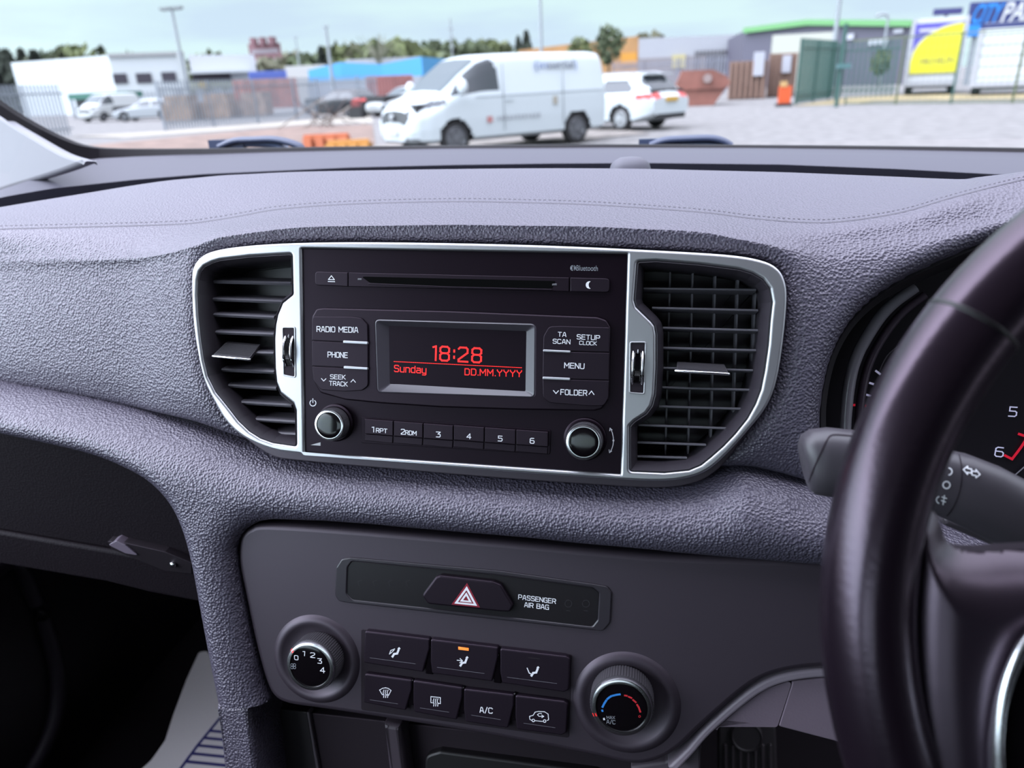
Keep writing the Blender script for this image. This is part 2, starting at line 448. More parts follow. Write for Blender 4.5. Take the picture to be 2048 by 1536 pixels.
def font_text(name, s, fr, a, b, h, d, mat_, parent, slant=0.0, bold=0.0):
    """ordinary type set from plane point a to b with cap height h"""
    me = font_mesh(s, 1.0, bold); n = len(me.vertices); c = np.empty(n * 3, np.float32); me.vertices.foreach_get('co', c)
    c = c.reshape(-1, 3).astype(float)
    c[:, 0] -= c[:, 0].min(); wx = c[:, 0].max(); hy = .72
    a, b = np.array(a), np.array(b); L = np.linalg.norm(b - a); tt = (b - a) / L; nn = np.array([-tt[1], tt[0]])
    x = c[:, 0] / wx * L + slant * c[:, 1] / hy * h; y = c[:, 1] / hy * h
    uv = a + x[:, None] * tt + y[:, None] * nn
    w = fr.o + uv[:, :1] * fr.U + uv[:, 1:2] * fr.V + (d + c[:, 2:3] * h) * fr.N
    me.vertices.foreach_set('co', w.astype(np.float32).ravel()); me.update()
    return link(name, me, mat_, parent)

# distance from points to a polyline / polygon (numpy)
def seg_dist(P, poly, closed=True):
    P = np.asarray(P, float); Q = np.asarray(poly, float)
    A = Q if closed else Q[:-1]; B = np.roll(Q, -1, 0) if closed else Q[1:]
    D = np.full(len(P), 1e9)
    for a, b in zip(A, B):
        ab = b - a; L2 = ab @ ab
        if L2 < 1e-14: continue
        tt = np.clip(((P - a) @ ab) / L2, 0, 1)
        D = np.minimum(D, np.linalg.norm(P - (a + tt[:, None] * ab), axis=1))
    return D
def seg_near(P, poly):
    P = np.asarray(P, float); Q = np.asarray(poly, float); D = np.full(len(P), 1e9); R = P.copy()
    for a, b in zip(Q, np.roll(Q, -1, 0)):
        ab = b - a; L2 = ab @ ab
        if L2 < 1e-14: continue
        tt = np.clip(((P - a) @ ab) / L2, 0, 1); q = a + tt[:, None] * ab; dd = np.linalg.norm(P - q, axis=1)
        m = dd < D; D[m] = dd[m]; R[m] = q[m]
    return R
def inside(P, poly):
    P = np.asarray(P, float); Q = np.asarray(poly, float); c = np.zeros(len(P), bool)
    j = len(Q) - 1
    for i in range(len(Q)):
        xi, yi, xj, yj = *Q[i], *Q[j]
        m = ((yi > P[:, 1]) != (yj > P[:, 1])) & (P[:, 0] < (xj - xi) * (P[:, 1] - yi) / (yj - yi + 1e-15) + xi)
        c ^= m; j = i
    return c
def sdf(P, poly):
    D = seg_dist(P, poly); return np.where(inside(P, poly), -D, D)
def sst(x):
    x = np.clip(x, 0, 1); return x * x * (3 - 2 * x)
# ------------------------------------------------------------------ the car: shell around the camera
def tb(keys, x):
    k = sorted(keys); return float(np.interp(x, [a for a, _ in k], [b for _, b in k]))
H = EYE[2]

# windscreen with its black ceramic border, roof lining, floor, door
def glass_pt(i, j):           # i across 0..1, j up 0..1
    X = -1.05 + 2.0 * i; bow = .22 * (2 * i - 1) ** 2
    Yb = 1.06 - bow; Yt = .34 - bow * .6
    return np.array([X * (1 - .12 * j), Yb + (Yt - Yb) * j, H - .086 + (.39) * j])
V = [glass_pt(i / 24, j / 10) for j in range(11) for i in range(25)]
Fc = [(j * 25 + i, j * 25 + i + 1, (j + 1) * 25 + i + 1, (j + 1) * 25 + i) for j in range(10) for i in range(24)]
window = mesh('window_1', V, Fc, M['glass'], None, 179); tag(window, kind='structure', label='large clear windscreen above the dashboard', cat='window')

up_e = [(-260, 30), (-100, 138), (0, 210), (60, 247), (120, 277), (170, 293), (240, 298), (400, 298), (560, 296), (700, 294), (900, 292), (1100, 290), (1300, 290), (1500, 291), (1750, 293), (2048, 297), (2350, 303)]
lo_e = [(-260, 46), (-100, 156), (0, 232), (60, 268), (120, 302), (170, 320), (240, 320), (400, 312), (560, 308), (700, 304), (900, 299), (1100, 298), (1300, 298), (1500, 299), (1750, 301), (2048, 306), (2350, 312)]
U_, L_ = smoothc(up_e, 4, False), smoothc(lo_e, 4, False)
fr_v = []
for (a, b) in zip(U_, L_):
    Yb = tb([(-300, .80), (0, .90), (200, .985), (700, 1.02), (1300, 1.03), (2048, .99), (2400, .95)], a[0])
    fr_v.append([atY(*a, Yb), atY(*b, Yb - .004), atY(*b, Yb - .004) + (0, .012, -.004), atY(*a, Yb) + (0, .012, 0)])
fr_loops = [[q[k] for q in fr_v] for k in range(4)] 
loftloops('frit_band', fr_loops + [fr_loops[0]], M['frit'], window, closed=False, smooth=30)

roof = MB()
roof.box((-.05, -.95, H + .30), (1.7, 2.5, .03))
ceil = roof.build('ceiling', mat('roof_lining', (.52, .50, .50), .9), None); tag(ceil, kind='structure')

floor_m = MB(); floor_m.box((-.10, .35, H - 1.02), (1.7, 1.7, .04)); floor_m.box((-.10, 1.17, H - .62), (1.7, .05, .84))
fl = floor_m.build('floor', M['carpet'], None); tag(fl, kind='structure')
door = MB(); door.box((-.93, -.45, H - .70), (.06, 3.2, .76)); 
dr = door.build('door_1', mat('dark_door_card', (.016, .012, .017), .55, bump=('grain', 500, .2, .0005)), None); tag(dr, kind='structure')
d2 = MB(); d2.box((.80, -.45, H - .66), (.06, 3.2, .82)); d2.box((.74, -.60, H - .02), (.10, 1.1, .66)); d2 = d2.build('door_2_light_block', dr.data.materials[0], None); tag(d2, kind='structure')  # door, plus an unseen block added over its window to keep light out
rw_ = MB(); rw_.box((-.05, -2.1, H - .60), (1.8, .08, 1.0)); rw_.box((.42, -.62, H - .40), (.62, .16, 1.1)); rw_.box((-.95, -1.7, H + .1), (.05, .7, .6)); rw_.box((.82, -1.7, H + .1), (.05, .7, .6)); rw_ = rw_.build('rear_wall_light_block', M['carpet'], None); tag(rw_, kind='structure')  # rear closure, with an unseen seat-back block added to dim light from behind
fl2 = MB(); fl2.box((-.05, -1.3, H - 1.02), (1.8, 1.7, .04)); fl2 = fl2.build('floor', M['carpet'], None); tag(fl2, kind='structure')
bowl = [(-60, 1180), (20, 1120), (60, 1180), (100, 1290), (112, 1380), (95, 1470), (40, 1560), (-60, 1620)]
dfr = Frame((-.895, .4, 1), (0, 1, 0), (0, 0, 1))
tube('armrest_edge', [dfr.hit(*p) + np.array([.004, 0, 0]) for p in smoothc(bowl, 4, False)], .012, mat('door_trim_edge', (.014, .009, .018), .55), dr)

# ------------------------------------------------------------------ dashboard
dash = empty('dashboard', FACE.o + np.array([0, .1, -.3]),
             'dark grey grained car dashboard with stitched top pad running under the windscreen', 'dashboard')

BEZ_PX = [(383,560),(386,536),(397,518),(420,504),(470,494),(560,487),(700,484),(900,486),(1100,491),(1300,500),(1450,509),(1520,520),(1554,536),(1570,562),(1574,600),(1567,680),(1554,760),(1534,812),(1500,857),(1450,912),(1415,941),(1380,955),(1330,962),(1250,960),(1000,943),(800,926),(600,908),(540,898),(490,876),(455,846),(430,806),(408,760),(394,700),(385,630)]
BEZ = smoothc([FACE.uv(*p, .003) for p in BEZ_PX], 4)
CLU_PX = [(1646,860),(1650,790),(1668,715),(1703,650),(1752,600),(1812,561),(1882,527),(1950,498),(2050,460),(2200,430),(2400,450),(2450,900),(2300,1120),(1900,1100),(1700,1040),(1655,960)]
CLU = smoothc([FACE.uv(*p, -.012) for p in CLU_PX], 4)

t_crest = [(-300,470),(-120,436),(0,415),(100,399),(171,388),(308,366),(445,353),(580,346),(700,343),(900,340),(1100,338),(1300,340),(1563,347),(1750,354),(1924,360),(1960,355),(2048,345),(2200,335),(2400,345)]
t_seam = [(-300,470),(-120,464),(0,458),(200,453),(360,448),(430,440),(490,430),(560,418),(700,408),(900,403),(1050,405),(1200,410),(1400,424),(1500,436),(1600,444),(1680,443),(1800,425),(1900,396),(2000,370),(2060,356),(2200,345),(2400,352)]
t_seamY = [(-300,.50),(0,.525),(360,.535),(600,.545),(900,.545),(1200,.54),(1500,.525),(1680,.515),(1900,.52),(2060,.53),(2400,.52)]
t_crestY = [(-300,.56),(0,.63),(300,.66),(700,.68),(1300,.68),(1700,.655),(1924,.63),(1960,.60),(2060,.55),(2400,.54)]
t_fold = [(-300,516),(0,514),(250,510),(350,498),(400,480),(450,464),(600,450),(900,447),(1200,452),(1400,462),(1530,480),(1650,490),(1800,470),(1950,440),(2100,405),(2400,400)]
t_ftop = [(-300,556),(0,548),(250,544),(380,520),(450,500),(600,478),(900,474),(1200,478),(1400,490),(1530,516),(1650,560),(1800,540),(1950,500),(2100,460),(2400,450)]
t_fmid = [(-300,640),(0,640),(400,680),(900,700),(1600,740),(2400,700)]
t_flow = [(-300,716),(0,738),(200,766),(400,812),(520,850),(700,880),(1240,915),(1500,890),(1650,925),(2000,960),(2400,1000)]
t_fend = [(-300,742),(0,768),(200,797),(400,842),(520,884),(700,908),(1240,946),(1500,928),(1650,968),(2000,1010),(2400,1060)]
t_dface = [(-300,-.050),(0,-.036),(250,-.026),(370,-.010),(450,-.006),(1500,-.006),(1620,-.010),(2000,-.012),(2400,-.012)]
xs = [-300,-150,-40,60,160,260,330,390,440,500,570,650,780,900,1030,1160,1290,1400,1480,1540,1590,1650,1720,1800,1880,1930,1960,2000,2060,2160,2280,2400]
cols = []
for x in xs:
    c = atY(x, tb(t_crest, x), tb(t_crestY, x)); s = atY(x, tb(t_seam, x), tb(t_seamY, x))
    df = tb(t_dface, x)
    fo = FACE.hit(x, tb(t_fold, x), df + tb([(-300, .0), (260, -.001), (420, -.006), (1500, -.007), (1700, -.010)], x)); ft = FACE.hit(x, tb(t_ftop, x), df); fm = FACE.hit(x, tb(t_fmid, x), df + .003)
    fw = FACE.hit(x, tb(t_flow, x), df); fe = FACE.hit(x, tb(t_fend, x), df - .016)
    mid = (c + s) / 2 + np.array([0, 0, .0025])
    cols.append([c + (0, .045, -.05), c + (0, .012, -.006), c, mid, s, fo, ft, fm, fw, fe, fe + (0, .05, .004)])
cols = np.array(cols)                       # columns x rows x 3
def resample(A, n):
    return np.array(smoothc_nd(A, n))
def smoothc_nd(A, n):
    m = len(A); R = []
    for i in range(m - 1):
        a, b, c, d = A[max(i - 1, 0)], A[i], A[i + 1], A[min(i + 2, m - 1)]
        for k in range(n):
            t = k / n
            R.append(.5 * (2 * b + (c - a) * t + (2 * a - 5 * b + 4 * c - d) * t * t + (3 * b - a - 3 * c + d) * t ** 3))
    R.append(A[-1]); return R
G1 = resample(cols, 12)                     # across
G2 = np.array(smoothc_nd(G1.transpose(1, 0, 2), 14)).transpose(1, 0, 2)
nc, nr = G2.shape[:2]
P = G2.reshape(-1, 3).copy()
rel = P - FACE.o; UV = np.stack([rel @ FACE.U, rel @ FACE.V], 1); DD = rel @ FACE.N
row = np.tile(np.arange(nr) / 14, nc)
facew = sst((row - 4.3) / .5)               # only the parts below the fold take part
eb = sdf(UV, BEZ); ec = sdf(UV, CLU)
def roll(e, R, dep):
    """depth lost towards an edge at e = 0 (e grows inwards), falling away steeply outside"""
    q = np.clip(1 - e / R, 0, 1)
    r_ = dep * (1 - np.sqrt(np.clip(1 - q * q, 0, 1)))
    return np.where(e < 0, dep + np.abs(e) * 6, r_)
sink = np.minimum(roll(eb, .017, .012), .06)
sink2 = np.minimum(roll(ec, .014, .014), .13)
tot = np.maximum(sink, sink2) * facew
P -= tot[:, None] * FACE.N
Fc = [(i * nr + j, i * nr + j + 1, (i + 1) * nr + j + 1, (i + 1) * nr + j) for i in range(nc - 1) for j in range(nr - 1)]
pad = mesh('top_pad', P, Fc, M['leather'], dash, 179)
from mathutils.bvhtree import BVHTree
def bvh_of(ob):
    me = ob.data
    return BVHTree.FromPolygons([v.co.copy() for v in me.vertices], [tuple(p.vertices) for p in me.polygons])
def on_surface(bv, x, y, lift=.0002, fallback=None):
    d = Vector(ray(x, y)).normalized(); h = bv.ray_cast(Vector(EYE), d)
    if h[0] is None: return fallback
    return np.array(h[0]) - np.array(d) * lift
pad_bv = bvh_of(pad)
def surf_strip(name, pts, w_px, mat_, parent, bv, lift=.0003, dash_len=None, gap=0):
    V, Fc = [], []
    for i in range(len(pts) - 1):
        a, b = np.array(pts[i]), np.array(pts[i + 1])
        t = b - a; l = np.linalg.norm(t)
        if l < 1e-6: continue
        t /= l; n = np.array([-t[1], t[0]]) * w_px / 2
        if dash_len and (i % 2): continue
        q = [on_surface(bv, *p, lift) for p in (a - n, b - n, b + n, a + n)]
        if any(z is None for z in q): continue
        k = len(V); V += q; Fc.append((k, k + 1, k + 2, k + 3))
    return mesh(name, V, Fc, mat_, parent)
def resamp(pts, step):
    P_ = [np.array(p, float) for p in pts]; R = []; acc = 0
    d = np.cumsum([0] + [np.linalg.norm(P_[i + 1] - P_[i]) for i in range(len(P_) - 1)])
    for s in np.arange(0, d[-1], step):
        R.append((np.interp(s, d, [p[0] for p in P_]), np.interp(s, d, [p[1] for p in P_])))
    return R
seam = smoothc([p for p in t_seam if -130 < p[0] < 2150], 6, False)
surf_strip('seam_groove', resamp(seam, 8), 2.2, M['thread'], dash, pad_bv, .0003)
seam2 = [(x, y - 6.5) for x, y in seam]
surf_strip('stitching', resamp(seam2, 5.0), 1.7, M['thread'], dash, pad_bv, .0006, dash_len=1)

# defroster strip behind the pad
t_top = [(-300,470),(0,380),(90,350),(181,318),(273,313),(410,308),(560,304),(700,301),(900,297),(1100,295),(1500,296),(1750,299),(2048,304),(2400,310)]
t_bot = [(-300,495),(0,394),(103,376),(273,358),(410,347),(700,334),(900,329),(1100,326),(1299,325),(1563,328),(1795,337),(1980,347),(2100,352),(2400,356)]
t_tY = [(-300,.70),(0,.80),(181,.96),(410,1.0),(1100,1.03),(2048,.99),(2400,.92)]
t_bY = [(-300,.66),(0,.75),(181,.82),(410,.86),(1100,.88),(2048,.84),(2400,.80)]
L1, L2, L3, L4, L2b = [], [], [], [], []
for x in np.linspace(-300, 2400, 120):
    a = atY(x, tb(t_top, x), tb(t_tY, x)); b = atY(x, tb(t_bot, x) - 3, tb(t_bY, x) + .006); b2 = atY(x, tb(t_bot, x) + 1, tb(t_bY, x) - .002)
    L1.append(a); L2.append(b); L2b.append(b2); L3.append(b2 + (0, .02, -.022)); L4.append(b2 + (0, -.16, -.075))
loftloops('defroster_strip', [[p + (0, .03, -.03) for p in L1], L1, [(p + q) / 2 + (0, 0, .001) for p, q in zip(L1, L2)], L2, L2b, L3, L4], M['strip'], dash, closed=False, smooth=50)
duct = mat('shadowed_duct_plastic', (.03, .026, .032), .7)

# lower padded ledge that wraps down the left of the climate panel
top_px = [(-330,722),(-100,752),(0,772),(150,796),(300,826),(420,852),(520,880),(640,900),(800,914),(1000,930),(1240,946),(1380,944),(1440,925),(1500,918),(1650,962),(1750,992),(1900,1040),(2400,1180)]
rgt_px = [(2400,1330),(1900,1190),(1750,1148)]
hv_px = [(1640,1130),(1300,1100),(1000,1071),(700,1046),(570,1039),(524,1042),(492,1058),(474,1085),(470,1120),(482,1200),(502,1300),(522,1375),(534,1404)]
ed_px = [(431,1404),(412,1310),(395,1220),(376,1120),(356,1052),(330,1004),(290,965),(240,938),(180,915),(100,895),(0,874),(-100,852),(-330,820)]
DL = .010
top_uv = smoothc([FACE.uv(*p, -.02) for p in top_px], 5, False)
hv_uv = smoothc([FACE.uv(*p, DL - .012) for p in hv_px], 5, False)
ed_uv = smoothc([FACE.uv(*p, DL - .008) for p in ed_px], 5, False)
rg_uv = [FACE.uv(*p, DL) for p in rgt_px]
poly = top_uv + rg_uv + hv_uv + ed_uv
pa = np.array(poly); st = .0019
us = np.arange(pa[:, 0].min() - .004, min(pa[:, 0].max(), .56) + .004, st); vs = np.arange(pa[:, 1].min() + .001, pa[:, 1].max() + .004, st)
UU, VV = np.meshgrid(us, vs, indexing='ij'); Q = np.stack([UU.ravel(), VV.ravel()], 1)
ins = inside(Q, poly)
def ledge_d(Q):
    s_ = seg_dist(Q, top_uv, False); h_ = seg_dist(Q, hv_uv, False); e_ = seg_dist(Q, ed_uv, False)
    tt = np.clip(s_ / .046, 0, 1)
    return DL - .058 + .058 * np.sqrt(1 - (1 - tt) ** 2) - roll(h_, .026, .013) - roll(e_, .017, .017)
e_all = seg_dist(Q, poly)
keep = ins | (e_all < st * 2.2)
Qs = np.where(ins[:, None], Q, seg_near(Q, poly)); Q = np.where(keep[:, None], Qs, Q)
D = np.zeros(len(Q)); D[keep] = ledge_d(Q[keep])
idx = -np.ones(len(Q), int); idx[keep] = np.arange(keep.sum())
Vw = [FACE.w(Q[i, 0], Q[i, 1], D[i]) for i in np.nonzero(keep)[0]]
nu, nv = UU.shape; Fc = []
for i in range(nu - 1):
    for j in range(nv - 1):
        q = (idx[i * nv + j], idx[(i + 1) * nv + j], idx[(i + 1) * nv + j + 1], idx[i * nv + j + 1])
        if min(q) >= 0: Fc.append(q)
k0 = len(Vw); m = len(poly); De = ledge_d(np.array(poly)); Vw += [FACE.w(p[0], p[1], q) for p, q in zip(poly, De)] + [FACE.w(p[0], p[1], q - .03) for p, q in zip(poly, De)]
Fc += [(k0 + i, k0 + (i + 1) % m, k0 + m + (i + 1) % m, k0 + m + i) for i in range(m)]
ledge = mesh('lower_ledge', Vw, Fc, M['leather_low'], dash, 179)

# glovebox lid and its latch
lid_px = [(-330,800),(0,846),(200,880),(330,940),(420,1010),(440,1100),(440,1215),(400,1205),(200,1162),(0,1120),(-330,1070)]
gm = mat('glovebox_plastic', (.006, .003, .006), .7, spec=.2, bump=('grain', 520, .3, .0006))
GFR = Frame(FACE.hit(200, 1000, -.03), FACE.U, (0, -math.sin(.12), math.cos(.12)))
lid = plate('glovebox_lid', [lid_px], -.03, 0, gm, dash, bev=.004, fr=GFR)
plate('lid_lip', [[(-330,1010),(232,1105),(440,1150),(440,1222),(395,1204),(300,1186),(215,1165),(-330,1072)]], .0, .006, gm, dash, bev=.003, fr=GFR)
plate('latch_recess', [[(215,1083),(250,1086),(330,1104),(384,1126),(384,1148),(330,1142),(270,1118),(222,1098)]], -.004, .0067, M['cavity'], lid, fr=GFR, r=.001)
plate('latch', [[(216,1090),(232,1082),(250,1090),(278,1112),(250,1107)]], -.002, .008, mat('grey_latch', (.16, .13, .17), .4), lid, fr=GFR)
lathe('lock', GFR, GFR.uv(347, 1128, .007), [(.0028, .004), (.0028, .0085), (.0018, .0095), (.0006, .0098)], M['chrome'], lid, 20)

# knee trim on the right of the climate panel
KD = -.012
band = smoothc([(1335,1536),(1372,1500),(1412,1455),(1480,1395),(1530,1362),(1580,1346),(1650,1338),(1760,1340)], 5, False)
band2 = smoothc([(1353,1545),(1386,1510),(1424,1467),(1488,1412),(1535,1380),(1582,1364),(1650,1356),(1760,1358)], 5, False)
plate('knee_panel_edge', [band + band2[::-1]], KD - .02, KD + .003, mat('mauve_grey_edge', (.24, .20, .24), .45), dash, bev=.002)
plate('knee_panel', [[(1425,1468),(1488,1412),(1535,1380),(1581,1364),(1552,1452),(1500,1443),(1446,1438)]], KD - .03, KD - .001, M['kneetrim'], dash, bev=.001)
plate('knee_panel', [[(1585,1363),(1650,1356),(1760,1358),(1760,1510),(1668,1482),(1557,1453)]], KD - .03, KD - .001, M['kneetrim'], dash, bev=.001)
# body of the dash that closes the space behind
blk = MB(); blk.box((-.40, .78, H - .33), (.95, .42, .10)); blk.build('inner_carrier', M['cavity'], dash)

# light sensor on the defroster strip
sb = atY(1260, 343, .735)
ss = empty('light_sensor', sb, 'small pale lavender sensor dome behind the dash top pad below the windscreen', 'sensor')
V = []; 
for (k, (h, rx, ry)) in enumerate([(-.012, .0215, .016), (.0, .0205, .0155), (.007, .0185, .014), (.0105, .0150, .0115), (.0130, .0105, .008), (.0138, .004, .003)]):
    V.append([sb + np.array([rx * (abs(math.cos(a)) ** .7) * math.copysign(1, math.cos(a)), ry * math.sin(a), h]) for a in [2 * PI * q / 32 for q in range(32)]])
loftloops('dome', V, mat('lavender_sensor_plastic', (.085, .08, .10), .5, spec=.35), ss, cap1=True, smooth=60)
lathe('base', Frame(sb + np.array([0, 0, -.012]), (1, 0, 0), (0, 1, 0)), (0, 0), [(.024, 0), (.024, .003), (.02, .004)], M['strip'], ss, 32)

# A pillar trim
PF = Frame(atY(60, 300, .84), (.83, -.55, 0), (.1, .1, .98))
pt = plate('pillar_trim', [smoothc([(-260,52),(-100,160),(0,234),(60,271),(120,305),(160,318),(168,322)], 4, False) + smoothc([(166,327),(130,341),(70,360),(0,381),(-120,425),(-300,480)], 4, False)], -.014, .0, M['pillar'], None, bev=.0045, fr=PF, r=.0)
tag(pt, 'pale grey windscreen pillar trim at the passenger end of the dashboard', 'pillar trim')

cowl = MB(); cowl.box((-.35, 1.13, H - .130), (1.3, .14, .03)); cowl = cowl.build('trim_1', M['frit'], None); tag(cowl, kind='structure')
# wipers outside the glass
def wiper(name, px0, px1, bump_px, label):
    Y = 1.10
    r_ = empty(name, atY(*px0, Y), label, 'wiper', 'windscreen wipers')
    p = [atY(*q, Y) for q in smoothc(bump_px, 5, False)]
    tube('arm', p, .009, M['wiper'], r_, 10, flat=.6)
    tube('blade', [atY(*q, Y + .01) for q in smoothc(px1, 4, False)], .011, mat('wiper_grey_blue', (.10, .13, .22), .4), r_, 10, flat=.5)
    hb = MB(); hb.box(atY(*px1[1], Y + .005), (.06, .012, .014)); hb.build('clip', M['wiper'], r_)
wiper('wiper', (520, 300), [(436, 300), (455, 288), (500, 287), (555, 290), (575, 302)], [(440, 294), (470, 282), (505, 280), (545, 279), (575, 284), (598, 292), (606, 300)], 'blue-black windscreen wiper in front of the orange barriers')
wiper('wiper', (1380, 300), [(1298, 298), (1320, 287), (1380, 286), (1430, 289), (1450, 297)], [(1300, 291), (1330, 281), (1375, 278), (1420, 277), (1445, 282), (1462, 292)], 'blue-black windscreen wiper in front of the gravel beside the estate car')
# ------------------------------------------------------------------ silver surround with the two air vents
surr = empty('vent_surround', FACE.w(0, -.08, 0), 'wide satin silver surround framing the radio and both air vents', 'dashboard trim')
LV_PX = [(584,507),(500,512),(440,519),(424,524),(408,532),(399,543),(395,560),(394,589),(396,630),(401,678),(407,720),(415,753),(431,785),(453,812),(476,842),(498,863),(520,877),(545,886),(593,893),(592,821),(587,807),(561,786),(553,765),(550,735),(549,678),(551,650),(555,630),(565,606),(586,589)]
RV_PX = [(1274,523),(1312,521),(1400,528),(1478,538),(1505,546),(1526,558),(1540,577),(1545,605),(1541,640),(1537,690),(1530,740),(1522,780),(1511,809),(1495,838),(1471,868),(1447,893),(1422,915),(1402,931),(1378,941),(1329,946),(1259,943),(1259,852),(1269,842),(1292,827),(1303,812),(1309,790),(1312,736),(1312,669),(1309,652),(1302,643),(1272,614),(1268,600)]
RAD_PX = [(603,497),(1255,508),(1241,949),(609,905)]
def uvl(px, d, r=.002):
    return roundc(px2uv(px, d, FACE, r), r, 3)
LVU, RVU = uvl(LV_PX, .003), uvl(RV_PX, .003)
me = curve_mesh([BEZ, LVU, RVU, uvl(RAD_PX, .003, .0008)], .0055, .0019, 4)
xform(me, FACE, -.0040)
link('frame', me, M['silver'], surr, 35)
# matte black lip behind the frame, a little deeper below it
lip = [(x, y + (16 if y > 880 else 6 if y > 780 else 0)) for x, y in BEZ_PX]
lipu = smoothc([FACE.uv(*p, -.006) for p in lip], 4)
lp = np.array(lipu); 
me = curve_mesh([[tuple(q) for q in lp], uvl([(x, y) for x, y in LV_PX], .003), uvl(RV_PX, .003), uvl(RAD_PX, .003, .0008)], .006, .0008, 1)
xform(me, FACE, -.0165); link('backing_lip', me, M['matte'], surr, 40)

def offset_poly(P_, d):
    P_ = [np.array(p[:2]) for p in P_]; m = len(P_)
    ar = sum(P_[i - 1][0] * P_[i][1] - P_[i][0] * P_[i - 1][1] for i in range(m)); sg = 1 if ar > 0 else -1
    R = []
    for i in range(m):
        a, b, c = P_[i - 1], P_[i], P_[(i + 1) % m]
        t1, t2 = b - a, c - b
        t1 = t1 / (np.linalg.norm(t1) + 1e-12); t2 = t2 / (np.linalg.norm(t2) + 1e-12)
        n1 = np.array([-t1[1], t1[0]]) * sg; n2 = np.array([-t2[1], t2[0]]) * sg
        n = n1 + n2; l = np.linalg.norm(n)
        n = n1 if l < .3 else n / l
        R.append(b + n * d / max(.5, n @ n1))
    return R
def vent(px, label, slats, tab, left):
    base = FACE.w(*FACE.uv(*tab[0], 0), -.02)
    root = empty('air_vent', base, label, 'air vent', 'dashboard centre air vents')
    O_ = uvl(px, .003)
    o1 = offset_poly(O_, .0035); o2 = offset_poly(O_, .0050)
    W_ = lambda L, d: [FACE.w(p[0], p[1], d) for p in L]
    loftloops('housing', [W_(offset_poly(O_, -.0004), .0016), W_(offset_poly(O_, .0009), .0026), W_(o1, -.002), W_(o2, -.008), W_(o2, -.045)], mat('vent_rim_plastic', (.030, .025, .032), .38), root, cap1=True, smooth=50)
    for (a, b) in slats:
        d0 = -.0095; th = .0012 if left else .0008; drop = -.0055 if left else .0022
        A, B = np.array(FACE.uv(*a, d0)), np.array(FACE.uv(*b, d0))
        pr = [(0, th), (th * .7, th * .5), (th * .7, -th * .5), (0, -th), (-.016, -th + drop * -1), (-.016, th - drop)]
        if left: pr = [(0, th), (th, 0), (0, -th * 1.2), (-.016, .0022), (-.016, .0042)]
        loops = [[FACE.w(E_[0], E_[1] + q[1], d0 + q[0]) for q in pr] for E_ in (A, B)]
        loftloops('slat', loops, M['slat'], root, True, True, 30)
    return root
ls = [((428,563),(583,567)),((423,598),(575,604)),((422,629),(549,635)),((422,664),(548,669)),((424,704),(548,707)),((431,739),(549,744)),((442,770),(553,777)),((466,804),(584,811)),((489,838),(592,844)),((512,866),(592,869))]
lv = vent(LV_PX, 'open black air vent on the passenger side of the radio, slats angled downwards', ls, [(470, 705)], True)
rs = [((1287,577),(1512,580)),((1304,616),(1516,621)),((1326,656),(1516,661)),((1327,696),(1512,701)),((1327,736),(1506,741)),((1325,775),(1500,780)),((1318,813),(1486,818)),((1276,850),(1456,857)),((1275,885),(1412,890)),((1275,913),(1374,916))]
rv = vent(RV_PX, 'black air vent between the radio and the steering wheel, slats level with upright vanes behind', rs, [(1400, 738)], False)
for x in (1340, 1385, 1430, 1475, 1510):
    y0, y1 = (545, 930) if x < 1400 else (552, 905) if x < 1440 else (560, 860) if x < 1500 else (575, 800)
    a, b = FACE.uv(x, y0, -.028), FACE.uv(x - 10, y1, -.028)
    m_ = MB(); pa_, pb_ = FACE.w(*a, -.030), FACE.w(*b, -.030)
    m_.box((pa_ + pb_) / 2, (.0012, .012, np.linalg.norm(pa_ - pb_)), (FACE.U, FACE.N, nrm(pa_ - pb_))); m_.build('vane', M['slat'], rv)
# guide tabs with chrome edge
tabm = mat('ribbed_tab_plastic', (.06, .055, .062), .45)
def tab(root, top, chrome_px, d0, d1):
    t_ = plate('guide_tab', [top], d0, d1, tabm, root, bev=.0008, r=.0012)
    plate('chrome_edge', [chrome_px], d0, d1 + .0008, M['chrome'], t_, bev=.0004, r=.0008)
def wedge(root, Aw, ax, wl, wr, back, ribs=14):
    """a tab seen from above: front edge from px wl to wr on plane d = -.001, reaching back"""
    f0, f1 = FACE.w(*FACE.uv(*wl, .002), .002), FACE.w(*FACE.uv(*wr, .002), .002)
    bk = FACE.N * -.017 + FACE.V * back
    tn = -FACE.V * .0022; m_ = MB()
    m_.prism([f0, f1, f1 + bk - FACE.U * .001, f0 + bk + FACE.U * .001], tn)
    t_ = m_.build('guide_tab', tabm, root)
    rb = MB()
    for k in range(1, ribs):
        q = bk * (k / ribs * .86) + FACE.V * .0003
        rb.bar(f0 + q + FACE.U * .001, f1 + q - FACE.U * .001, .0005, .0004)
    rb.build('grip_ribs', tabm, t_)
    tube('chrome_edge', [f0 + tn * .55 - FACE.U * .0004, f0 + tn * .55 + FACE.N * .0006, f1 + tn * .55 + FACE.N * .0006, f1 + tn * .55 + FACE.U * .0004], .0010, M['chrome'], t_, 8)
wedge(lv, 0, 0, (427, 709), (499, 716), .0092)
wedge(rv, 0, 0, (1353, 738), (1456, 744), .0038)

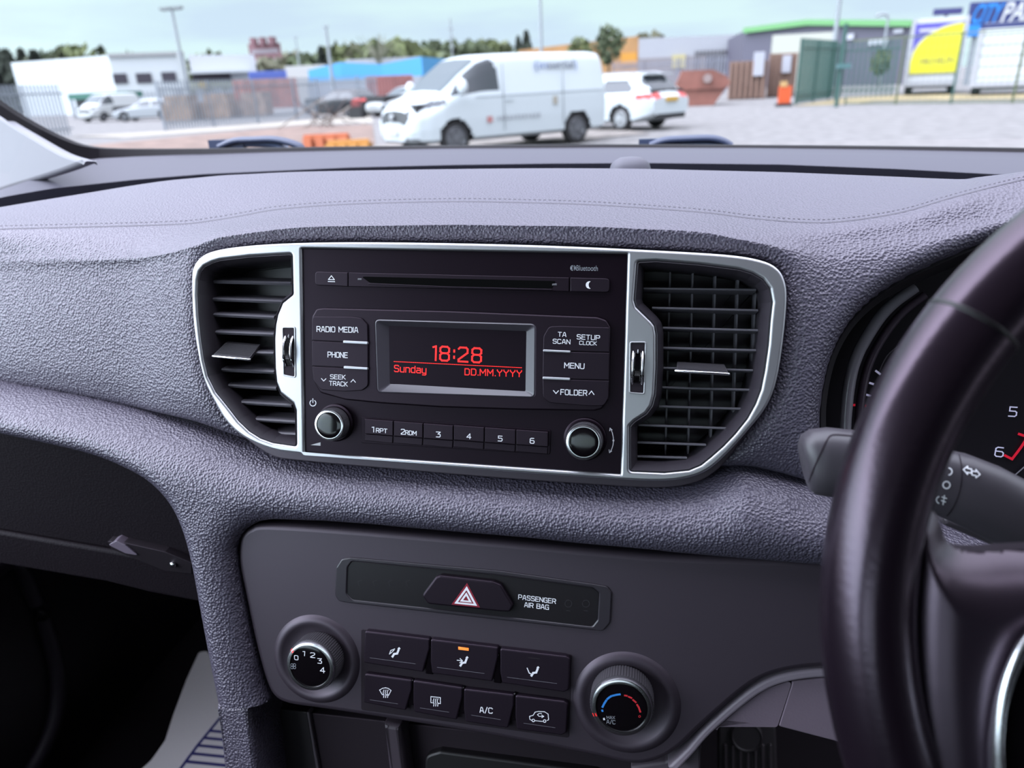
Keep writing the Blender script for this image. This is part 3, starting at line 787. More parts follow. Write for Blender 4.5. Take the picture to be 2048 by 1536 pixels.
# thumbwheels in the silver plate
def thumb(px, root, wide):
    O_ = uvl(px, .0032, .0008); c = np.mean(np.array([p[:2] for p in O_]), 0)
    hgt = max(p[1] for p in O_) - min(p[1] for p in O_); wdt = max(p[0] for p in O_) - min(p[0] for p in O_)
    me = curve_mesh([O_], .0004, .0001, 1); xform(me, FACE, .0031); sl = link('wheel_slot', me, M['cavity'], root)
    me = curve_mesh([offset_poly(O_, -.0010), O_], .0004, .0003, 2); xform(me, FACE, .0034); link('slot_rim', me, M['silver'], root, 40)
    R_ = hgt * .62; w_ = wdt * .36; seg = 72; loops = []
    dc = .0075 - R_
    for s_, rr in ((-w_, R_ - .0012), (-w_ * .9, R_), (-w_ * .55, R_), (-w_ * .5, R_ - .0004), (w_ * .5, R_ - .0004), (w_ * .55, R_), (w_ * .9, R_), (w_, R_ - .0012)):
        L = []
        for k in range(seg):
            a = math.radians(-52 + 104 * k / (seg - 1)); kn = .0005 * (k % 2) if abs(s_) <= w_ * .5 else 0
            L.append(FACE.w(c[0] + s_, c[1] + (rr + kn) * math.sin(a) * .84, dc + (rr + kn) * math.cos(a)))
        loops.append(L)
    loftloops('thumbwheel', loops, M['gloss'], root, closed=False, smooth=25)
    loops2 = []
    m_ = MB()
    for s_ in (-w_ * .95, w_ * .95):
        P0 = [FACE.w(c[0] + s_, c[1] + (R_ + .0001) * math.sin(math.radians(a)) * .84, dc + (R_ + .0001) * math.cos(math.radians(a))) for a in range(-46, 47, 4)]
        tube('wheel_rim', P0, .0007, M['chrome'], root, 6)
    q0, q1 = math.radians(34), math.radians(40)
    P0 = [FACE.w(c[0], c[1] + (R_ + .0003) * math.sin(a) * .84, dc + (R_ + .0003) * math.cos(a)) for a in np.linspace(q0, q1, 4)]
    tube('white_mark', P0, w_ * .5, M['legend'], root, 8, flat=.2, upv=(1, 0, 0))
thumb([(567,656),(589,656),(590,753),(569,749)], lv, 1)
thumb([(1262,686),(1290,686),(1287,786),(1261,784)], rv, 1)
def vent_icons(x, y, x2, y2, s):
    a = arc(x, y, 8.5 * s, 40, 320, 16)
    w1 = [[(x - 3 * s + k, y - 5 * s + j * 4.6 * s + 1.2 * math.sin(k / (14 * s) * 2 * PI)) for k in np.linspace(0, 17 * s, 8)] for j in (0.2, 1, 1.8)]
    icon('open_airflow_mark', [a] + w1, 1.3, .0029, M['legend_dark'], surr)
    icon('closed_airflow_mark', [arc(x2, y2, 7.5 * s, 0, 360, 24)], 1.5, .0029, M['legend_dark'], surr)
vent_icons(577, 639, 580, 769, .95); vent_icons(1277, 664, 1270, 806, 1.05)

# ------------------------------------------------------------------ the radio
rad = empty('car_radio', FACE.w(*FACE.uv(925, 925, 0), 0), 'black car radio with red clock display, square buttons and two chrome-ringed knobs', 'car radio')
plate('faceplate', [RAD_PX], -.012, .0012, M['radio'], rad, bev=.0004, r=.0006)
# disc slot row
row_ = [(631,543),(1219,557),(1219,585),(631,571)]
plate('disc_slot_panel', [[(697,545),(1138,555),(1138,583),(697,573)]], .0005, .0026, M['island'], rad, bev=.0004, r=.0004)
sl = rad.children[-1] if rad.children else rad
slot = plate('disc_slot', [[(722,553),(1112,562),(1104,577),(900,573),(742,567)]], .0020, .00275, mat('slot_shadow', (.002, .002, .002), .9, spec=.05), rad, bev=.0001, r=.0008)
plate('slot_lip', [[(738,566),(900,573),(1104,578),(1104,580.5),(900,575.5),(736,568.5)]], .0020, .0031, M['button'], rad, bev=.0002, r=.0001)
for q in ([(715,556.5),(724,557),(724,561),(715,560.5)], [(1104,567),(1114,567),(1114,571.5),(1104,571.5)]):
    plate('slot_stop', [q], .002, .0029, mat('slot_stop_grey', (.10, .10, .11), .5), rad, r=.0002)
ej = plate('eject_button', [[(630,543,2.6),(695.5,545),(695.5,573),(630,570.5,2.6)]], .0005, .0030, M['button'], rad, bev=.0005, r=.0003)
icon('eject_symbol', [[(657,559),(663,551.5),(669,559.4),(657,559)], [(656.5,563),(669.5,563.4)]], 1.5, .0030, M['legend'], ej)
mo = plate('mute_button', [[(1140.5,555),(1219,557,2.6),(1219,585,2.6),(1140.5,583)]], .0005, .0030, M['button'], rad, bev=.0005, r=.0003)
cres = arc(1179, 570, 7.5, 70, 290, 12) + [(1180.5 - 3.2 * math.cos(a), 570 - 6.2 * math.sin(a)) for a in np.linspace(-1.3, 1.3, 10)]
me = curve_mesh([[FACE.uv(*p, .0031) for p in cres]], .00005, 0, 0); xform(me, FACE, .00315); link('crescent_symbol', me, M['legend'], mo)
# bluetooth mark
bt = lathe('wireless_badge', FACE, FACE.uv(1146, 536, .0013), [(.0019, .0012), (.0019, .00135)], M['legend_dim'], rad, 24)
icon('rune_symbol', [[(1143.4,533),(1148.6,539),(1146,542),(1146,530),(1148.6,533),(1143.4,539)]], 1.0, .00145, M['radio'], bt)
font_text('wireless_lettering', 'Bluetooth', FACE, FACE.uv(1152.5, 541, .0013), FACE.uv(1195.5, 542, .0013), 11.0 * mpp(FACE, 1170, 536), .0013, M['legend_dim'], rad)

# raised island with display and buttons
ISL = [(623,640,3),(624,632,2),(632,618,3),(646,616),(900,622),(1194,634),(1212,640,4),(1221,655,3),(1217,800,4),(1204,818,3),(1190,822),(1040,820),(881,815),(760,807),(690,800),(640,786,4),(627,764,4)]
DB = [(752,641,2.5),(1069,650,2.5),(1068,793,2.5),(757,783,2.5)]
plate('island', [ISL, DB], .0005, .0042, M['island'], rad, bev=.0012, r=.003)
scr_px = [(779,652),(1052,663),(1050,783),(781,767)]
d1, d2 = .0046, -.0002
Lo = roundc(px2uv(DB, .0042, FACE, .0025), .0025, 3); Li = [np.array(p) for p in roundc(px2uv([(779,652,.8),(1052,663,.8),(1050,782,.8),(781,767,.8)], .001), .0008, 3)]
Lo2 = offset_poly(Lo, -.0010)
loftloops('display_bezel', [[FACE.w(p[0], p[1], .0040) for p in Lo2], [FACE.w(p[0], p[1], .0046) for p in Lo], [FACE.w(p[0], p[1], .0010) for p in Li]], mat('display_bezel_plastic', (.062, .055, .068), .33), rad, smooth=30)
scr = plate('display_screen', [[(772,646),(1060,657),(1058,790),(775,774)]], -.001, .00115, M['screen'], rad, bev=.0001, r=.0005)
text('clock_digits', '18:28', (866,720), (962,725), 33, .00125, M['red_led'], scr, bold=.13, gap=1.9)
dash_pts = []
for k in range(62):
    a, b = k / 62, (k + .62) / 62
    dash_pts.append([(788 + 257 * a, 723 + 12.5 * a), (788 + 257 * b, 723 + 12.5 * b)])
icon('dotted_line', dash_pts, 1.3, .00125, M['red_led'], scr)
text('day_text', 'Sunday', (789,743), (852,746.5), 15, .00125, M['red_led'], scr, bold=.15, gap=1.6)
text('date_text', 'DD.MM.YYYY', (930,749.5), (1043,753.5), 14.5, .00125, M['red_led'], scr, bold=.15, gap=1.8)
BT = .0056
def btn(name, px, parent=rad, d1=BT, d0=.002, r=.0005, bev=.0005, m_=None):
    return plate(name, [px], d0, d1, m_ or M['button'], parent, bev=bev, r=r)
b = btn('radio_media_button', [(624,633,2.5),(700,633.5),(722,636,4),(735,650,3),(736,686.0),(623.5,681)])
text('legend', 'RADIO', (634,663), (670,664), 12, BT, M['legend'], b); text('legend', 'MEDIA', (678,664), (716,665), 12, BT, M['legend'], b)
b = btn('phone_button', [(623.5,682.2),(736,687.2),(736,737.5),(624,732)])
text('legend', 'PHONE', (656,714), (695,715.5), 12, BT, M['legend'], b)
b = btn('seek_track_button', [(624,733.2),(736,738.7),(736,772,4),(724,781,4),(690,783),(642,780,4),(627,762,4)])
text('legend', 'SEEK', (661,757.5), (691,758.5), 9.8, BT, M['legend'], b); text('legend', 'TRACK', (659,770.5), (695,772.5), 10, BT, M['legend'], b)
icon('arrows', [[(643,757),(647.5,762),(652,757.5)], [(702,764),(706.5,759),(711,764.5)]], 1.5, BT, M['legend'], b)
for q in ([(686,681),(735,683.5),(735,689),(686,686.5)], [(687,732),(735,735),(735,740),(687,737.5)]):
    plate('bright_bar', [q], .004, BT + .0010, M['bar'], rad, bev=.0004, r=.0006)
b = btn('scan_setup_button', [(1087,672,4),(1098,653,4),(1120,652),(1219,655,1),(1219,704.6),(1086,701)])
text('legend', 'TA', (1116,672.5), (1132,673.5), 9.8, BT, M['legend'], b); text('legend', 'SCAN', (1106,686.5), (1140,688), 10, BT, M['legend'], b)
text('legend', 'SETUP', (1154,678), (1199,680), 10.5, BT, M['legend'], b); text('legend', 'CLOCK', (1159,689), (1193,690.5), 8.4, BT, M['legend'], b)
b = btn('menu_button', [(1086,702.3),(1219,706),(1218,760.4),(1085,756.8)])
text('legend', 'MENU', (1129,735.5), (1168,737.5), 12, BT, M['legend'], b)
b = btn('folder_button', [(1085,758),(1218,761.6),(1217,796,4),(1208,812,4),(1180,812),(1100,806,5),(1086,796,4)])
text('legend', 'FOLDER', (1121.5,789), (1173.5,791), 12, BT, M['legend'], b)
icon('arrows', [[(1107,781),(1112,787),(1117,781.5)], [(1178,788.5),(1183,782),(1188,789)]], 1.6, BT, M['legend'], b)
for q in ([(1086,699),(1141,701.5),(1141,706),(1086,703.5)], [(1085,753.5),(1140,756),(1140,761),(1085,758.5)]):
    plate('bright_bar', [q], .004, BT + .0010, M['bar'], rad, bev=.0004, r=.0006)
# presets
pm = mat('preset_key_plastic', (.009, .006, .009), .40, spec=.28, stint=(1.0, .78, .98))
pk = [(729,786,838,'1','RPT'),(787.5,845.5,842.5,'2','RDM'),(847,906,847,'3',''),(907.5,968,850.5,'4',''),(969.5,1031,855,'5',''),(1032.5,1096,859.5,'6','')]
for (x0, x1, y, a, bb) in pk:
    dy = (x1 - x0) * .073; hh = 29.5
    k_ = btn('preset_key', [(x0,y),(x1,y+dy),(x1,y+dy+hh),(x0,y+hh)], d0=.0005, d1=.0046, m_=pm, r=.0003)
    lipd = btn('key_lip', [(x0,y+hh),(x1,y+dy+hh),(x1-1,y+dy+hh+15),(x0,y+hh+14)], k_, d0=.0004, d1=.0026, m_=pm, r=.0003)
    xm = (x0 + x1) / 2; yb = y + 24.5 + dy * .5
    if bb:
        text('legend', a, (x0 + 15, yb - .8), (x0 + (18.5 if a == '1' else 22), yb - .5), 12, .0046, M['legend'], k_); text('legend', bb, (x0 + 23.5, yb - .2), (x0 + 45, yb + 1.4), 9.5, .0046, M['legend'], k_, bold=.18)
    else: text('legend', a, (xm - 4, yb), (xm + 4, yb + .5), 12, .0046, M['legend'], k_)
plate('preset_tray', [[(722,834),(1102,860),(1100,909),(722,886)]], .0003, .0020, M['radio'], rad, bev=.0003)
icon('power_symbol', [arc(626, 806, 6, 125, 415, 18), [(626,797.5),(626,805)]], 1.7, .0013, M['legend'], rad)
me = curve_mesh([[FACE.uv(*p, .0013) for p in ((621,890),(641,884.5),(641,891.5))]], .00004, 0, 0); xform(me, FACE, .0013); link('volume_wedge', me, mat('grey_wedge', (.5, .5, .52), .5), rad)
ar_ = [(1221,857),(1224.5,865),(1226.5,874),(1227,880)], [(1227,882),(1226,890),(1223.5,898),(1219.5,905)]
icon('tune_arrows', [list(ar_[0]), list(ar_[1]), [(1219.4,861.5),(1220.2,856.2),(1224.2,859.8)], [(1218.2,899.6),(1219,905.2),(1223.4,902)], arc(1226.8, 881, 1.2, 0, 360, 8)], 1.5, .0013, M['legend'], rad)
def knob(parent, name, cap, rpx, hgt, face_mat=None, grip=True, fr=FACE, base_d=.0012, ringw=.17):
    d = base_d + hgt; c = fr.uv(*cap, d); r = rpx * mpp(fr, *cap, d)
    k_ = lathe(name, fr, c, [(r * 1.02, base_d), (r * 1.02, d - r * .16)], M['knurl'], parent, 140, 35, ((0, 1), .022))
    lathe('chrome_ring', fr, c, [(r * .99, d - r * .17), (r * 1.0, d - r * .10), (r * .96, d - r * .02), (r * .90, d), (r * .84, d), (r * (1 - ringw), d - r * .05), (r * (1 - ringw), d - r * .12)], M['chrome'], k_, 72, 40)
    R2 = r * (1 - ringw)
    cap_ = lathe('cap', fr, c, [(R2, d - r * .12), (R2 * .98, d - r * .05), (R2 * .9, d - r * .035), (R2 * .6, d - r * .02), (R2 * .3, d - r * .012), (R2 * .02, d - r * .01)], face_mat or M['gloss'], k_, 72, 60)
    return k_, c, r, d
for nm, cap, rp in (('volume_knob', (657.5, 850.5), 31.5), ('tune_knob', (1167, 884.5), 36)):
    k_, c, r, d = knob(rad, nm, cap, rp, .0125)
    lathe('collar', FACE, c, [(r * 1.22, .001), (r * 1.22, .0032), (r * 1.12, .0042), (r * 1.05, .0042), (r * 1.05, .001)], M['radio'], k_, 72, 40)
# ------------------------------------------------------------------ climate panel
CD = -.004
clim = empty('climate_panel', FACE.w(*FACE.uv(900, 1460, CD), CD), 'matt black heater control panel with two round dials and seven keys', 'heater controls')
CP = smoothc([(476,1090),(482,1068),(500,1054),(535,1048),(700,1058),(1000,1083),(1300,1110),(1760,1146),(1760,1330),(1640,1337),(1575,1345),(1525,1361),(1480,1391),(1410,1452),(1362,1497),(1320,1522),(1265,1531),(1180,1513),(1000,1478),(860,1454),(740,1435),(640,1420),(575,1410),(545,1393),(527,1355),(507,1280),(488,1190),(476,1130)], 4)
plate('fascia', [CP], CD - .03, CD, M['matte'], clim, bev=.0045, r=0, res=4)
HZO = [(669,1190,3),(672,1135,3),(683,1118,3),(700,1115),(1000,1142),(1186,1168),(1214,1173,4),(1224,1186,3),(1221,1246,4),(1206,1263,4),(1186,1261),(950,1235),(700,1207),(677,1203,3)]
HZI = [(693,1188,3),(695,1135,3),(704,1123,3),(990,1150),(1186,1176,2),(1198,1186,2),(1195,1240,3),(1184,1254,3),(950,1227),(705,1200,3)]
ip = empty('tmp', (0, 0, 0)); bpy.data.objects.remove(ip)
plate('warning_strip_rim', [HZO, HZI], CD - .004, CD + .0014, mat('strip_rim_plastic', (.026, .022, .028), .32), clim, bev=.0010, r=.003)
wp = plate('warning_strip', [HZI], CD - .004, CD + .0004, mat('strip_face_plastic', (.010, .008, .010), .30), clim, bev=.0002, r=.003)
text('legend', 'PASSENGER', (1037,1198), (1111,1207), 10.8, CD + .0004, M['legend'], wp); text('legend', 'AIR BAG', (1049,1213.5), (1097,1219), 10.8, CD + .0004, M['legend'], wp)
HB = [(843,1192,3),(850,1182,3),(871,1154,3),(880,1151,2),(985,1163,2),(1002,1170,3),(1027,1212,3),(1020,1225,3),(1000,1224),(856,1209,3)]
hz = plate('hazard_button', [HB], CD, CD + .0046, M['button'], clim, bev=.0016, r=.003, res=4)
def tri(s):
    c = np.array((932, 1198.)); return [tuple(c + (np.array(p) - c) * s) for p in ((934,1166),(960,1215),(903,1209))]
tr_ = curve_mesh([[FACE.uv(*p, CD + .0047) for p in tri(1)]], .00006, 0, 0); xform(tr_, FACE, CD + .0047); t_ = link('warning_triangle', tr_, M['redfilm'], hz)
for s1, s2 in ((.80, .56), (.42, .20)):
    m_ = curve_mesh([[FACE.uv(*p, CD + .0048) for p in tri(s1)], [FACE.uv(*p, CD + .0048) for p in tri(s2)]], .00006, 0, 0); xform(m_, FACE, CD + .0049); link('triangle_outline', m_, M['legend'], hz)
dm = mat('faint_print', (.022, .018, .022), .5)
for x in (716, 746, 777, 812):
    icon('unlit_lamp_symbol', [[(x + 8,1160),(x,1163),(x + 3,1172)]], 1.2, CD + .0005, dm, wp)
for x in (1137, 1172):
    icon('unlit_lamp_symbol', [arc(x, 1207, 7, 0, 360, 14), [(x - 4,1221),(x + 4,1222)]], 1.3, CD + .0005, dm, wp)

def dial(name, ring_c, ring_r, cap, rpx, hgt):
    rc_ = FACE.uv(*ring_c, CD); rr = ring_r * mpp(FACE, *ring_c, CD)
    k_, c, r, d = knob(clim, name, cap, rpx, hgt, base_d=CD - .002, ringw=.13)
    lathe('dial_surround', FACE, rc_, [(rr * 1.12, CD - .0008), (rr * 1.06, CD + .0012), (rr * .99, CD + .0026), (rr * .92, CD + .0028), (rr * .86, CD + .0020), (rr * .78, CD + .0003), (rr * .60, CD + .0002)], M['matte'], k_, 96, 60)
    return k_, c, r, d
k1, c1, r1, dd1 = dial('fan_dial', (633, 1318), 84, (619.5, 1334), 51.5, .019)
zf = lambda x, y: (440 + x * .3229, 1040 + y * .3229)
def onface(d): return d
D1 = dd1 - r1 * .02
for ch, x, y, w_, h_ in (('0',462,864,22,33),('1',512,838,12,33),('2',562,850,26,36),('3',606,886,24,36),('4',622,944,28,40)):
    a = zf(x, y); text('legend', ch, a, (a[0] + w_ * .3229, a[1] + .8), h_ * .3229, D1, M['legend'], k1, bold=.15)
fx, fy = zf(454, 905)
icon('fan_symbol', [arc(fx + dx, fy + dy, 2.6, 0, 360, 8) for dx, dy in ((-2.6,-2.6),(2.6,-2.6),(-2.6,2.6),(2.6,2.6))], 1.0, D1, M['legend_dim'], k1)
def pointer(k_, c, r, d, ang):
    V = []; a = math.radians(ang)
    for da in (-.06, .06):
        for rr, dd in ((r * .86, d + .0003), (r * 1.0, d - r * .06)):
            V.append(FACE.w(c[0] + rr * math.cos(a + da), c[1] + rr * math.sin(a + da), dd + .0002))
    mesh('red_pointer', V, [(0, 1, 3, 2)], M['red_led_off'], k_)
M['red_led_off'] = mat('bright_red_paint', (.85, .03, .03), .35)
pointer(k1, c1, r1, dd1, 142)
k2, c2, r2, dd2 = dial('temperature_dial', (1253, 1405), 97, (1243, 1416), 61.5, .021)
D2 = dd2 - r2 * .02
zg = lambda x, y: (1000 + x * .332, 1080 + y * .332)
pts = lambda q: [zg(*p) for p in q]
icon('cold_scale', [pts([(618,1005),(628,985),(640,966)]), pts([(647,957),(658,948),(670,940)]), pts([(680,937),(700,932),(722,929)])], 4.0, D2, M['blue'], k2)
icon('cold_dot', [pts([(616,1026),(617,1030)])], 4.0, D2, M['blue'], k2)
icon('hot_scale', [pts([(752,936),(764,938)]), pts([(776,944),(792,951)]), pts([(802,963),(818,977)]), pts([(826,992),(836,1008),(845,1034)])], 3.6, D2, M['red'], k2)
icon('hot_dot', [arc(*zg(841,1062), 2.0, 0, 360, 10)], 1.0, D2, M['red'], k2)
text('legend', 'MAX', zg(644,1076), zg(692,1077), 6.5, D2, M['legend_dim'], k2); text('legend', 'A/C', zg(643,1104), zg(694,1108), 9, D2, M['legend_dim'], k2)
icon('max_dot', [pts([(626,1076),(627,1080)])], 3.6, D2, M['legend'], k2)
pointer(k2, c2, r2, dd2, 202)

# keys
KB = CD + .0046
km = mat('heater_key_plastic', (.010, .007, .011), .36, spec=.38, stint=(1.0, .78, .98))
def key(name, px, lamp=None, litpx=None):
    b = plate(name, [px], CD - .002, KB, km, clim, bev=.0011, r=.0016, res=3)
    return b
def kl(b, p, q): icon('key_line', [[p, q]], 1.1, KB, mat('key_line_grey', (.13, .12, .14), .4) if 'kl' not in M else M['kl'], b)
M['kl'] = mat('key_line_grey', (.12, .11, .13), .4)
zs = lambda L: [zf(*p) for p in L]
b = key('face_vent_key', zs([(897,688),(1298,738),(1298,800),(1262,925),(1258,944),(889,886)]))
icon('lamp', [zs([(1060,742),(1122,748)])], 3.2, KB, M['cavity'], b)
icon('airflow_symbol', [zs([(1050,830),(1058,808),(1082,798)]), zs([(1056,826),(1078,806)])], 1.6, KB, M['legend'], b)
def seat(b, x, y, s=1.0):
    """seated figure: head, back, thigh, shin"""
    q = lambda dx, dy: (x + dx * s, y + dy * s)
    icon('seat_symbol', [[q(-.4,-7.6), q(.6,-8.4)], [q(-1.0,-4.6), q(-3.6,1.8), q(-9.6,2.8), q(-13,8.2)]], 4.2 * s, KB, M['legend'], b)
seat(b, 798, 1305)
kl(b, zf(930,853), zf(1210,890))
b = key('front_vent_key', zs([(1304,739),(1722,790),(1722,850),(1690,985),(1686,1002),(1314,952),(1304,880)]))
me = curve_mesh([[FACE.uv(*p, KB + .0004) for p in zs([(1476,786),(1540,794),(1540,810),(1476,802)])]], .0002, .0001, 1); xform(me, FACE, KB + .0003); link('amber_lamp', me, M['amber'], b)
seat(b, 934, 1323); icon('airflow_symbol', [zs([(1470,868),(1500,872)]), zs([(1488,858),(1502,872),(1486,884)])], 1.8, KB, M['legend'], b)
kl(b, zf(1346,912), zf(1636,950))
b = key('foot_vent_key', [(1000,1297.5),(1132,1313,1.5),(1140,1318,2),(1138,1380,2.5),(1128,1385,2),(1004,1366.5),(1000,1345)])
icon('lamp', [[zg(172,708), zg(238,716)]], 3.2, KB, M['cavity'], b)
seat(b, 1076, 1343); icon('airflow_symbol', [[zg(164,772), zg(176,800), zg(186,806)]], 2.2, KB, M['legend'], b)
kl(b, zg(44,826), zg(342,864))
b = key('windscreen_demist_key', zs([(895,952),(1188,993),(1188,1050),(1156,1160),(1150,1182),(888,1132)]))
wx, wy = zf(1026, 1068)
icon('screen_symbol', [[(wx - 12,wy - 5),(wx - 6,wy - 8.5),(wx,wy - 9.5),(wx + 6,wy - 8),(wx + 11,wy - 4),(wx + 6,wy + 5.5),(wx + 2,wy + 4.5)], [(wx - 12,wy - 5),(wx - 6.5,wy + 4.5),(wx - 4,wy + 3.5)]], 1.5, KB, M['legend'], b)
icon('heat_symbol', [[(wx + k + .8,wy - 5),(wx + k - .9,wy),(wx + k + .7,wy + 5),(wx + k,wy + 10)] for k in (-4, 0, 4)], 1.5, KB, M['legend'], b)
kl(b, zf(930,1113), zf(1100,1138))
b = key('rear_demist_key', zs([(1196,994),(1502,1040),(1502,1095),(1470,1220),(1466,1240),(1204,1192),(1196,1130)]))
wx, wy = zf(1336, 1118)
icon('screen_symbol', [[(wx - 5,wy + 4.5),(wx - 9.5,wy + 4),(wx - 9.5,wy - 8),(wx + 9.5,wy - 6),(wx + 9.5,wy + 6),(wx + 5.5,wy + 5.5)]], 1.5, KB, M['legend'], b)
icon('heat_symbol', [[(wx + k + .8,wy - 4),(wx + k - .9,wy + 1),(wx + k + .7,wy + 6),(wx + k,wy + 11)] for k in (-4, 0, 4)], 1.5, KB, M['legend'], b)
kl(b, zf(1240,1163), zf(1418,1190))
b = key('air_conditioning_key', [(927.5,1378),(1028,1390),(1028,1410),(1018,1450),(1016,1457),(931,1444),(927.5,1420)])
text('legend', 'A/C', (960,1424.5), (985,1426.5), 13, KB, M['legend'], b)
kl(b, (943,1430), (1001,1439))
b = key('recirculation_key', [(1030.5,1391),(1128,1403,1.5),(1136,1409,2),(1133,1466,2.5),(1124,1471,2),(1034,1459.5),(1030.5,1435)])
cpx = lambda L: [zg(*p) for p in L]
icon('car_symbol', [cpx([(190,1085),(180,1080),(178,1062),(200,1055),(212,1036),(232,1032),(268,1034),(290,1048),(293,1082),(284,1086)]), cpx([(212,1088),(256,1092)]), arc(*zg(201,1086), 2.6, 0, 360, 10), arc(*zg(269,1090), 2.6, 0, 360, 10)], 1.5, KB, M['legend'], b)
icon('return_arrow', [cpx([(250,1044),(236,1044),(226,1052),(236,1062),(262,1062)]), cpx([(252,1054),(264,1062),(252,1069)])], 1.5, KB, M['legend'], b)
kl(b, zg(144,1103), zg(332,1130))
tray_m = M['cavity']
plate('key_tray', [[(722,1258),(1144,1309),(1138,1476),(722,1420)]], CD - .006, CD + .0003, tray_m, clim, bev=.0003, r=.002)
# upright dividers in the notches between keys
for (x, y, h_) in ((859,1322,56),(995.5,1339,58),(824.5,1386,52),(926,1402,54),(1029,1415,56)):
    plate('key_divider', [[(x - 2,y - h_ / 2),(x + 2.5,y - h_ / 2),(x + 8,y + h_ / 2),(x - 9,y + h_ / 2 - 2)]], CD - .001, CD + .0036, M['gloss'], clim, bev=.0008, r=.001)
# ------------------------------------------------------------------ lower console
con = empty('centre_console', FACE.w(*FACE.uv(800, 1640, -.02), -.02), 'black lower centre console with open storage tray below the heater panel', 'console')
plate('side_cheek', [[(432,1410),(497,1414),(513,1540),(540,1800),(470,1800),(447,1540)]], -.05, .000, M['leather_low'], con, bev=.004, r=.001)
plate('inner_wall', [[(500,1412),(1290,1500),(1300,1800),(540,1800)]], -.10, -.045, M['cavity'], con, bev=.001)
plate('left_panel', [[(500,1412),(614,1424),(634,1540),(660,1800),(540,1800),(514,1540)]], -.06, -.043, mat('console_black', (.016, .012, .016), .5), con, bev=.001)
plate('panel_edge', [[(613,1424),(618,1425),(638,1540),(632,1540)]], -.05, -.0415, mat('console_edge_grey', (.10, .085, .10), .45), con, bev=.0008, r=.0003)
plate('tray_wall', [[(766,1446),(800,1452),(820,1600),(784,1600)]], -.08, -.028, mat('tray_wall_mauve', (.045, .034, .045), .5), con, bev=.004)
plate('tray_mouth', [[(850,1512,8),(880,1503,4),(1200,1545),(1200,1700),(845,1700)]], -.06, -.038, mat('tray_mouth_black', (.006, .005, .006), .5), con, bev=.002, r=.004)
plate('right_cheek', [[(1262,1533),(1330,1523),(1372,1500),(1404,1466),(1400,1560),(1380,1800),(1262,1800)]], -.08, -.022, mat('console_cheek_mauve', (.085, .068, .085), .5), con, bev=.002)
cw = MB(); cw.box((-.255, .80, H - .66), (.02, .66, .62)); cw.box((.02, .84, H - .66), (.02, .66, .62)); cw.build('tunnel_side', M['carpet'], con)

# pedal in the driver's footwell
pp = lambda x, y, Y=.66: atY(x, y, Y)
pd = empty('pedal', pp(1490, 1560), 'dark ribbed rubber pedal below the mauve knee panel', 'pedal')
PFR = Frame(pp(1490, 1500), (1, 0, 0), (0, .35, .94))
plate('pad', [[(1436,1440,6),(1552,1452,6),(1560,1700),(1436,1700)]], -.012, 0, M['rubber'], pd, bev=.003, fr=PFR)
for x in range(1448, 1552, 15):
    plate('rib', [[(x,1490),(x + 6,1490),(x + 8,1690),(x + 2,1690)]], -.001, .004, mat('pedal_rib', (.035, .028, .033), .5) if 'rib' not in M else M['rib'], pd, bev=.001, fr=PFR)
lathe('round_boss', PFR, PFR.uv(1493, 1472, .002), [(.019, 0), (.019, .004), (.017, .0055), (.0155, .004), (.014, .004), (.001, .0042)], M['rubber'], pd, 40)

# paper floor mat in the passenger footwell
MZ = H - .93
FL = Frame((0, 0, MZ), (1, 0, 0), (0, 1, 0))
mat_px = [(398,1303,15),(413,1302),(500,1400),(560,1640),(200,1640),(256,1562,15),(302,1520,15),(330,1480,15),(346,1430,15),(372,1360,10)]
pm_ = empty('paper_floor_mat', FL.hit(400, 1500), 'white paper floor mat with printed navy stripes in the passenger footwell', 'floor mat')
sh = plate('sheet', [mat_px], -.006, .0, M['paper'], pm_, bev=.001, fr=FL, r=.004)
icon_fr = FL
lines = [[(470,1400),(432,1446),(396,1490),(362,1536),(330,1580)]]
for k, (x, y) in enumerate([(424,1462),(411,1476),(398,1491),(384,1507),(372,1523),(358,1541),(346,1558)]):
    lines.append([(x, y), (x + 130, y + 13)])
icon('navy_stripes', lines, 6.0, 0, M['navy'], pm_, FL)

# ------------------------------------------------------------------ instrument cluster
CF = -.082
clu = empty('instrument_cluster', FACE.w(*FACE.uv(1850, 1000, CF), CF), 'unlit black instrument cluster behind the steering wheel with red-marked dials', 'instrument cluster')
Cu = CLU
def clo(off, d): return [FACE.w(p[0], p[1], d) for p in (offset_poly(Cu, off) if off else Cu)]
loftloops('hood', [clo(-.006, -.026), clo(.001, -.022), clo(.006, -.030), clo(.010, -.055), clo(.013, CF)], mat('cluster_hood_plastic', (.012, .010, .012), .45), clu, smooth=60)
me = curve_mesh([Cu], .002, 0, 0); xform(me, FACE, CF - .003); link('dial_face', me, mat('dial_black', (.008, .006, .009), .35), clu)
ringp = smoothc([(1690,880),(1692,830),(1700,760),(1715,710),(1735,672),(1762,632),(1790,604),(1830,575)], 5, False)
tube('bezel_ring', [FACE.hit(*p, -.050) for p in ringp], .004, mat('cluster_ring_plastic', (.16, .15, .17), .22), clu, 10)
ringp2 = smoothc([(1716,880),(1720,810),(1735,735),(1765,675),(1805,625),(1850,590)], 5, False)
tube('inner_ring', [FACE.hit(*p, -.066) for p in ringp2], .003, mat('cluster_inner_ring', (.05, .035, .05), .3), clu, 10)
DC = CF + .0005
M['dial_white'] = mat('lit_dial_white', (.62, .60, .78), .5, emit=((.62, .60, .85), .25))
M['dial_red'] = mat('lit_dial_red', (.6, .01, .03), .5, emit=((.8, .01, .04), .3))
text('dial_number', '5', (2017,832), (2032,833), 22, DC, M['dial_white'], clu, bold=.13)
text('dial_number', '6', (1989,912), (2005,914), 22, DC, M['dial_white'], clu, bold=.13)
